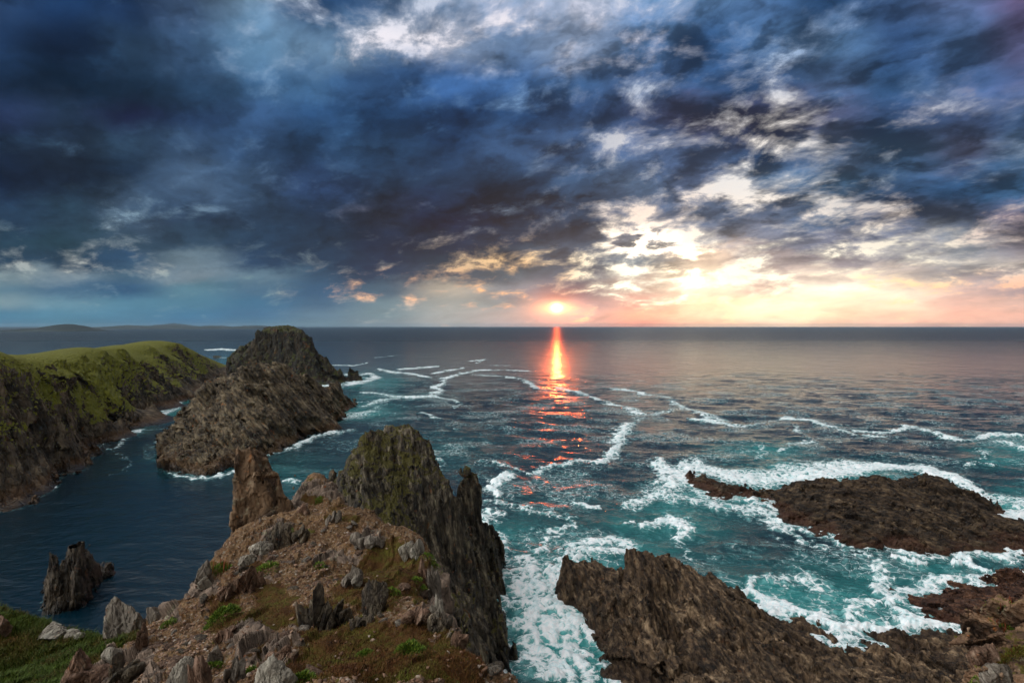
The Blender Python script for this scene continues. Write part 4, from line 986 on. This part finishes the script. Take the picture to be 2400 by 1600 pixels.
# ---------- boulders, outcrops, stones ----------
m_grey = rock_mat('rock_grey', ('221e1a', '5c5248', '7e7468', '9c9486'), (.8, -.3, .4), .16, lichen=.4, bd=.06)
m_dark = rock_mat('rock_dark', ('171310', '3e352c', '645848', '8a7e6a'), (.8, -.3, .4), .10, lichen=.3, bd=.05)
m_pink = rock_mat('rock_pinkish', ('241810', '5c4434', '7e6250', '9a8470'), (.8, -.3, .4), .12, lichen=.3, bd=.05)
m_pale = rock_mat('rock_pale', ('332e28', '776e62', '968e80', 'b2ac9e'), (.8, -.3, .4), .14, lichen=.8, bd=.05)
def icos(sub):
    bm = bmesh.new(); bmesh.ops.create_icosphere(bm, subdivisions=sub, radius=1)
    v = np.array([q.co[:] for q in bm.verts]); f = np.array([[q.index for q in p.verts] for p in bm.faces]); bm.free(); return v, f
import bmesh
_ico = {k: icos(k) for k in (2, 3, 5, 6)}
def chunk(rs, lod, nplanes=13, rough=.05):
    """one faceted block, unit size"""
    d, f = _ico[lod]
    pn = rs.normal(size=(nplanes, 3)); pn /= np.linalg.norm(pn, axis=1)[:, None]; pd = rs.uniform(.62, 1., nplanes)
    c = d @ pn.T; r = np.where(c > .05, pd / np.maximum(c, .05), 9).min(1); r = np.minimum(r, 1.5)
    v = d * r[:, None]
    if lod > 3:
        n = d
        o = fbm(v * 3 + rs.rand(3) * 50, 4, s=3) * rough * 1.6 + facets(v * np.array([7, 2.2, 3.]) + rs.rand(3) * 50, 5, 1.) * rough * 1.5 + facets(v * 9 + rs.rand(3) * 50, 6, 1.) * rough * .7
        v = v + n * o[:, None]
    return v, f
def place(v, size, lean, loc):
    from mathutils import Euler
    M = np.array(Euler(lean).to_matrix()); return (v * np.array(size)) @ M.T + np.array(loc)
OUT = 0
def outcrop(x0, y0, x1, y1, mat, label, n=1, lean=0., depth=.8, seed=0, name='boulder', cat='boulder', bv=None, fan=0., sink=.34, thin=None):
    """rock filling the photo rectangle, standing on the ground under its lower edge"""
    rs = np.random.RandomState(seed + 11)
    cx = (x0 + x1) / 2; h = None
    for yy in (y1 - (y1 - y0) * .12, y1, y1 - (y1 - y0) * .3, y1 - (y1 - y0) * .5):
        for xx in (cx, cx - (x1 - x0) * .3, cx + (x1 - x0) * .3):
            if bv: 
                d = Vector(((xx - CX) / F, 1, -(yy - HY) / F)).normalized(); h = bv.ray_cast(Vector((0, 0, H)), d)[0]
            else: h = hit(xx, yy)
            if h and h.y < 45: break
        if h and h.y < 45: break
    if h is None: print('NO GROUND', label); return
    Y = h.y; w = (x1 - x0) / F * Y; ht = (y1 - y0) / F * Y; zt = H - Y * (y0 - HY) / F; zb = H - Y * (y1 - HY) / F
    V = []; Fc = []; o = 0
    if n == 1:
        v, f = chunk(rs, 6, 12, .05)
        v = place(v, (w * .54, w * .45 * depth, ht * .56), (rs.uniform(-.1, .1), lean, rs.uniform(-.3, .3)), (0, 0, 0))
        V.append(v); Fc.append(f)
    else:
        for k in range(n):
            t = (k + .5) / n - .5
            v, f = chunk(rs, 5, 11, .06)
            hh = ht * rs.uniform(.62, 1.0) * (1 - .35 * abs(t) * (1 if fan >= 0 else 0))
            sw = (thin or 1.25) * w / n
            v = place(v, (sw * .62, w * depth * rs.uniform(.35, .55), hh * .56), (rs.uniform(-.18, .18), lean + fan * t + rs.uniform(-.07, .07), rs.uniform(-.35, .35) - .3),
                      (t * w * .86, rs.uniform(-.12, .12) * w, (hh - ht) * .5))
            V.append(v); Fc.append(f + o); o += len(v)
    v = np.concatenate(V); f = np.concatenate(Fc)
    lo, hi = v.min(0), v.max(0)
    v[:, 0] *= w / (hi[0] - lo[0]); v[:, 0] -= (v[:, 0].min() + v[:, 0].max()) / 2
    v[:, 2] *= (ht * (1 + sink)) / (hi[2] - lo[2]); v[:, 2] -= v[:, 2].min()
    base = Vector(((cx - CX) / F * Y, Y, zt - ht * (1 + sink)))
    return link(name, make_mesh(name, v, f, mat), label, cat, loc=base)
K = outcrop
K(235, 1395, 350, 1500, m_grey, 'big pale grey angular boulder with orange lichen, at the lip above the cove', seed=1, depth=.7)
K(343, 1416, 380, 1452, m_grey, 'small grey slab tilted up to the right beside the big grey boulder with orange lichen', seed=2, lean=.7)
K(-22, 1440, 18, 1486, m_pink, 'pinkish boulder cut off by the left edge above the cove', seed=3)
K(86, 1468, 152, 1494, m_pale, 'low whitish rock on the lip of the grass terrace, left of a smaller pair', seed=4, depth=1.)
K(152, 1474, 206, 1494, m_pale, 'low pale double stone on the lip of the grass terrace, nearer the big grey boulder', n=3, seed=5, depth=.6)
K(150, 1515, 262, 1625, m_pink, 'large brown streaked rock leaning out over the left grass terrace', n=3, lean=.35, seed=6, depth=.9, thin=1.6)
K(240, 1510, 284, 1552, m_pale, 'white speckled block perched on the brown streaked rock', seed=7)
K(262, 1528, 330, 1590, m_dark, 'dark cracked rock right of the white speckled block', n=4, seed=8, lean=.3, depth=.8)
K(320, 1455, 345, 1530, m_pink, 'narrow tan rock rib between the grass terrace and the gravel slope', n=2, seed=9, lean=.2)
K(400, 1545, 450, 1606, m_pale, 'rounded light grey stone at the bottom, left of a pink striped slab', seed=10)
K(440, 1530, 500, 1625, m_pink, 'pink and grey striped upright slab at the bottom edge', n=3, seed=11, lean=-.25, depth=.5)
K(482, 1508, 522, 1556, m_grey, 'blue grey block resting against the pink striped slab', seed=12)
K(528, 1535, 575, 1600, m_grey, 'thin upright grey slabs between two green cushions at the bottom edge', n=4, seed=13, depth=.7)
K(594, 1540, 692, 1640, m_pale, 'pale block with orange lichen spots at the bottom, largest of the pale blocks', seed=14, depth=.8)
K(620, 1510, 700, 1545, m_pink, 'row of low splintered pink slabs above the largest pale block', n=6, seed=15, depth=.3, lean=.4, name='slab_outcrop', cat='outcrop')
K(692, 1362, 790, 1478, m_dark, 'dark grey splintered outcrop in the middle of the path, tallest of the slab clusters', n=7, fan=.9, seed=16, depth=.6, name='slab_outcrop', cat='outcrop')
K(770, 1400, 830, 1472, m_dark, 'dark slab cluster leaning right against the tallest splintered outcrop', n=4, lean=.5, seed=17, depth=.6, name='slab_outcrop', cat='outcrop')
K(850, 1350, 912, 1440, m_dark, 'dark slate boulder with pale lichen, alone among brown heather', seed=18, lean=.3, depth=.8)
K(798, 1322, 852, 1368, m_grey, 'small pair of tilted grey slabs up the slope from the dark slate boulder', n=3, lean=.5, seed=19, depth=.6)
K(562, 1318, 618, 1388, m_pink, 'cluster of thin upright brown slabs near the left edge of the ridge', n=7, lean=.22, seed=20, depth=.6, name='slab_outcrop', cat='outcrop')
K(512, 1352, 560, 1400, m_pink, 'low ribbed brown slabs left of the thin upright cluster', n=6, lean=.3, seed=21, depth=.6, name='slab_outcrop', cat='outcrop')
K(455, 1312, 492, 1362, m_grey, 'grey corner block where the ridge edge meets the cove', seed=22)
K(462, 1350, 492, 1376, m_pale, 'pale lichen covered knob below the grey corner block', seed=23)
K(618, 1222, 684, 1292, m_dark, 'dark greenish boulder at the right foot of the tan pinnacle', seed=24, depth=.7, lean=.2)
K(585, 1265, 640, 1302, m_pale, 'pale lichened slab at the foot of the tan pinnacle', n=3, seed=25, depth=.6)
K(684, 1225, 728, 1262, m_dark, 'small dark slab pointing down the path beyond the greenish boulder', n=3, lean=.5, seed=26, depth=.6)
K(694, 1178, 728, 1206, m_pink, 'pink rock knuckle on the narrow end of the ridge', n=3, seed=27, depth=.6)
K(760, 1196, 800, 1226, m_grey, 'flat grey slab pile near the far end of the path', n=3, lean=.5, seed=28, depth=.5)
K(820, 1248, 900, 1280, m_grey, 'long flat grey slabs across the right side of the path', n=4, lean=.8, seed=29, depth=.4)
K(935, 1262, 992, 1302, m_pale, 'yellow white lichen crusted rock on the right rim of the ridge', n=3, seed=30, depth=.6)
K(978, 1308, 1004, 1352, m_pink, 'thin pink upright blade on the right rim, farthest of the rim slabs', n=2, seed=31, depth=.8)
K(1000, 1320, 1034, 1400, m_grey, 'tall grey slab forming the right rim below the pink blade', n=3, seed=32, depth=.7, lean=-.1)
K(1005, 1390, 1042, 1450, m_pale, 'white streaked slab on the right rim above the dark drop', n=3, seed=33, depth=.7, lean=-.15)
K(940, 1425, 1010, 1456, m_pink, 'low pink ribs running down to the right rim', n=5, lean=.6, seed=34, depth=.5, name='slab_outcrop', cat='outcrop')
K(1000, 1432, 1062, 1480, m_dark, 'dark slabs with lichen tips overhanging the drop at the right rim', n=4, lean=.5, seed=35, depth=.6, name='slab_outcrop', cat='outcrop')
K(1055, 1478, 1100, 1520, m_pink, 'brown rim blocks below the dark overhanging slabs', n=3, lean=.4, seed=36, depth=.6)
K(820, 1440, 880, 1468, m_dark, 'low dark ledge on the slope under the dark slate boulder', n=4, lean=.7, seed=37, depth=.4)
K(560, 1295, 600, 1318, m_pale, 'small pale lichen cap by the left foot of the pinnacle', seed=38)
K(505, 1472, 545, 1505, m_pink, 'short fan of upright brown slabs beside the largest green cushion', n=5, seed=39, depth=.6, name='slab_outcrop', cat='outcrop')
K(2270, 1500, 2330, 1560, m_pink, 'pink jointed block on the lip of the lower right bluff', n=2, seed=40, depth=.9, bv=BVB)
K(2300, 1545, 2372, 1600, m_grey, 'grey block low on the lower right bluff, under the pink block', seed=41, depth=.9, bv=BVB)

# loose stones: the largest are things, the rest is rubble
rs = np.random.RandomState(3)
def sample_ground(mask, n, ymax=30.):
    PX = (gv[:, 0] / gv[:, 1]) * F + CX; PY = HY + (H - gv[:, 2]) / gv[:, 1] * F
    w = mask * (gv[:, 1] < ymax) * (PX > -30) * (PX < 1250) * (PY < 1640) * (gn[:, 2] > .3)
    w = w / w.sum(); return rs.choice(len(gv), n, p=w)
stone_meshes = []
for k in range(10):
    v, f = chunk(rs, 3, 9); v = v * np.array([1, .75, .42]) * .5
    stone_meshes.append(make_mesh('stone', v, f, [m_pink, m_dark, m_pink, m_grey, m_pink][k % 5]))
stony = (1 - gG) * (1 - .8 * gR) * (.35 + .65 * gP) * (1 - gL)
idx = sample_ground(stony / np.maximum(gv[:, 1], 5), 220)
COL = ['brownish', 'dark', 'brownish', 'grey', 'brownish']
from mathutils import Euler
for j, i in enumerate(idx):
    Y = gv[i, 1]; k = j % 10
    o = bpy.data.objects.new('stone', stone_meshes[k]); col.objects.link(o)
    s = .07 + .16 * rs.rand() ** 2.2 * (.6 + Y / 22); o.scale = (s, s * rs.uniform(.7, 1.1), s * rs.uniform(.6, 1.2))
    o.location = gv[i] + np.array([0, 0, s * .08]); o.rotation_euler = (rs.uniform(-.4, .4), rs.uniform(-.4, .4), rs.uniform(0, 6.28))
    tag(o, 'small angular %s stone lying loose on the gravelly ridge' % COL[k % 5], 'stone', 'loose stones on the ridge')
def merge(vs, fs):
    o = 0; F2 = []
    for v, f in zip(vs, fs): F2.append(f + o); o += len(v)
    return np.concatenate(vs), np.concatenate(F2)
base, bf = _ico[2]
idx = sample_ground((stony + .02) / np.maximum(gv[:, 1], 5) ** 1.6, 5000)
def many(idx, smin, smax):
    n = len(idx); q = []
    for k in range(8):
        c, _ = chunk(rs, 2, 8); q.append(c)
    q = np.array(q)[rs.randint(0, 8, n)] * rs.uniform(smin, smax, n)[:, None, None] * np.array([1, .75, .45]) * (.6 + gv[idx, 1] / 25)[:, None, None]
    a = rs.uniform(0, 6.28, n); ca, sa = np.cos(a), np.sin(a)
    x = q[..., 0] * ca[:, None] - q[..., 1] * sa[:, None]; y = q[..., 0] * sa[:, None] + q[..., 1] * ca[:, None]
    tx = rs.normal(0, .35, n)[:, None]; z = q[..., 2] + x * tx
    V = np.stack([x, y, z], -1) + gv[idx][:, None, :]
    m = V.shape[1]; Fc = bf[None] + (np.arange(n) * m)[:, None, None]
    return V.reshape(-1, 3), Fc.reshape(-1, 3), np.repeat(rs.rand(n), m)
V, Fc, tint = many(idx, .012, .038)
mr = bpy.data.materials.new('rubble'); mr.use_nodes = True; g = N(mr.node_tree); bs = mr.node_tree.nodes['Principled BSDF']; bs.inputs['Roughness'].default_value = .9
g.put(bs.inputs['Base Color'], g.ramp(g.node('ShaderNodeAttribute', attribute_name='tint').outputs['Fac'], [(0, lin('3e2c20')), (.4, lin('6c4e3a')), (.8, lin('8c6e58')), (1, lin('a2968a'))])[0])
link('rubble', make_mesh('rubble', V, Fc, mr, attrs={'tint': tint}), kind='stuff')

# ---------- grass, heather and cushion plants ----------
def blade_mat(name, stops, rough=.7):
    m = bpy.data.materials.new(name); m.use_nodes = True; g = N(m.node_tree); bs = m.node_tree.nodes['Principled BSDF']
    g.put(bs.inputs['Base Color'], g.ramp(g.node('ShaderNodeAttribute', attribute_name='tint').outputs['Fac'], [(p, lin(c)) for p, c in stops])[0])
    bs.inputs['Roughness'].default_value = rough; bs.inputs['Specular IOR Level'].default_value = .2
    return m
def blades(P, hgt, wid, lean, tint, nrm=None):
    n = len(P); a = rs.uniform(0, 6.28, n); d = np.stack([np.cos(a), np.sin(a), 0 * a], 1); s = np.stack([-np.sin(a), np.cos(a), 0 * a], 1)
    up = np.array([0, 0, 1.]) if nrm is None else nrm
    h = hgt[:, None]; w = wid[:, None]
    b = P; m1 = b + up * h * .55 + d * h * lean[:, None] * .35; t = b + up * h * .9 + d * h * lean[:, None]
    V = np.stack([b - s * w, b + s * w, m1 + s * w * .8, m1 - s * w * .8, t], 1)
    F1 = np.arange(n)[:, None] * 5
    tri = np.concatenate([F1 + np.array([0, 1, 2]), F1 + np.array([0, 2, 3]), F1 + np.array([3, 2, 4])])
    return V.reshape(-1, 3), tri, np.repeat(tint, 5)
def patch_tint(P, s, sc_=.8):
    return np.clip(.5 + fbm(P * sc_, 4, .6, s=s) * 1.3 + rs.normal(0, .10, len(P)), 0, 1)
m_turf = blade_mat('turf', [(0, '341a0c'), (.35, '5e3a1a'), (.55, '544618'), (.75, '56581a'), (1, '747a28')])
idx = sample_ground(gG * (1 - gL) / np.maximum(gv[:, 1], 5) ** 1.2, 90000)
P = gv[idx] + rs.normal(0, .012, (len(idx), 3)) - np.array([0, 0, .008]); h = rs.uniform(.012, .034, len(P)) * (.6 + gv[idx, 1] / 16)
V, Fc, tt = blades(P, h, h * .07 + .0012, rs.uniform(.1, 1.1, len(P)), patch_tint(P - .12 * 0, 300, 1.3) * .8)
link('turf', make_mesh('turf', V, Fc, m_turf, attrs={'tint': tt}), kind='stuff')
m_lush = blade_mat('grass', [(0, '5e3c1a'), (.35, '4c4416'), (.6, '34440e'), (1, '56681c')])
idx = sample_ground(gL / np.maximum(gv[:, 1], 5), 45000)
P = gv[idx] + rs.normal(0, .015, (len(idx), 3)) - np.array([0, 0, .01]); h = rs.uniform(.04, .11, len(P))
V, Fc, tt = blades(P, h, h * .05 + .002, rs.uniform(.2, 1.2, len(P)), patch_tint(P, 310, .5))
link('grass', make_mesh('grass', V, Fc, m_lush, attrs={'tint': tt}), kind='stuff')
m_cush = blade_mat('cushion_leaves', [(0, '26380e'), (.4, '40581a'), (.75, '5c7420'), (1, '8a9038')])
m_red = blade_mat('seed_stalk', [(0, '5a2416'), (1, '9c5434')])
def cushion(x0, y0, x1, y1, label, n=900, bv=None, stalk=0, rosy=False):
    cx, cy = (x0 + x1) / 2, y0 + (y1 - y0) * .62
    if bv: h = bv.ray_cast(Vector((0, 0, H)), Vector(((cx - CX) / F, 1, -(cy - HY) / F)).normalized())[0]
    else: h = hit(cx, cy)
    if h is None: print('NO', label); return
    w = (x1 - x0) / F * h.y / 2; dp = w * .9; ht = max(.04, (y1 - y0) / F * h.y * .35)
    a = rs.uniform(0, 6.28, n); r = np.sqrt(rs.rand(n)) * (1 + .25 * np.sin(a * 3 + rs.rand() * 6) * rs.rand())
    x, y = np.cos(a) * r * w, np.sin(a) * r * dp
    z = np.sqrt(np.maximum(0, 1 - np.minimum(r, 1) ** 2)) * ht * rs.uniform(.75, 1.1, n)
    P = []
    for k in range(n):                                         # follow the ground
        q = (bv or BV).ray_cast(Vector((h.x + x[k], h.y + y[k], h.z + 1.2)), Vector((0, 0, -1)))[0]
        P.append((x[k], y[k], (q.z - h.z if q and abs(q.z - h.z) < .5 else 0) + z[k] - .02))
    P = np.array(P)
    hh = rs.uniform(.5, 1., n) * (.03 + w * .10)
    nr = np.stack([x / w, y / dp, np.full(n, .8)], 1); nr /= np.linalg.norm(nr, axis=1)[:, None]
    V, Fc, tt = blades(P, hh, hh * .16, rs.uniform(.1, .6, n), np.clip(rs.normal(.5, .2, n) + z / ht * .15, 0, 1), nr)
    root = link('cushion_plant', make_mesh('cushion_plant', V, Fc, m_cush if not rosy else m_turf, attrs={'tint': tt}), label, 'plant', loc=h)
    if stalk:
        i = rs.choice(n, stalk); hs = rs.uniform(.12, .25, stalk)
        V, Fc, tt = blades(P[i], hs, hs * .03 + .002, rs.uniform(0, .25, stalk), rs.rand(stalk))
        link('seed_stalk', make_mesh('seed_stalk', V, Fc, m_red, attrs={'tint': tt}), parent=root)
cushion(480, 1405, 560, 1482, 'largest bright green cushion plant, on the gravel at the left of the ridge', 1800)
cushion(376, 1446, 412, 1476, 'green tufted plant on the slope right of the tilted grey slab', 600)
cushion(492, 1312, 540, 1348, 'green plant with red seed stalks on the grey corner of the ridge', 900, stalk=26)
cushion(834, 1508, 880, 1556, 'round deep green cushion low on the slope, left of a wider one', 1100)
cushion(926, 1494, 996, 1556, 'wide green rosette cushion low on the right slope', 1500)
cushion(486, 1545, 520, 1572, 'small green cushion tucked between the pink and grey slabs at the bottom', 500)
cushion(568, 1552, 604, 1590, 'green cushion just left of the largest pale block', 700)
cushion(680, 1560, 740, 1612, 'ragged green tuft right of the largest pale block', 900)
cushion(595, 1318, 655, 1345, 'flat yellow green patch plant up the slope from the upright slabs', 700)
cushion(735, 1318, 768, 1338, 'small olive cushion on the path between two slab outcrops', 350)
cushion(905, 1370, 940, 1400, 'small dark green plant right of the dark slate boulder', 450)
cushion(966, 1360, 1000, 1396, 'green plant at the inner side of the right rim slabs', 500)
cushion(990, 1296, 1032, 1330, 'yellow green tuft crowning the right rim of the ridge', 600)
cushion(737, 1167, 757, 1178, 'mossy yellow green cap at the far end of the ridge', 500)
cushion(668, 1240, 690, 1252, 'tiny green plant on the path near the greenish boulder', 250)
cushion(2318, 1448, 2372, 1484, 'yellow green clump with orange stalks on top of the lower right bluff', 900, bv=BVB, stalk=40)
cushion(2345, 1495, 2420, 1570, 'rust brown heather bush at the right edge of the bluff', 1300, bv=BVB, rosy=True)
cushion(2268, 1590, 2300, 1620, 'bright green sprig at the bottom of the lower right bluff', 400, bv=BVB)
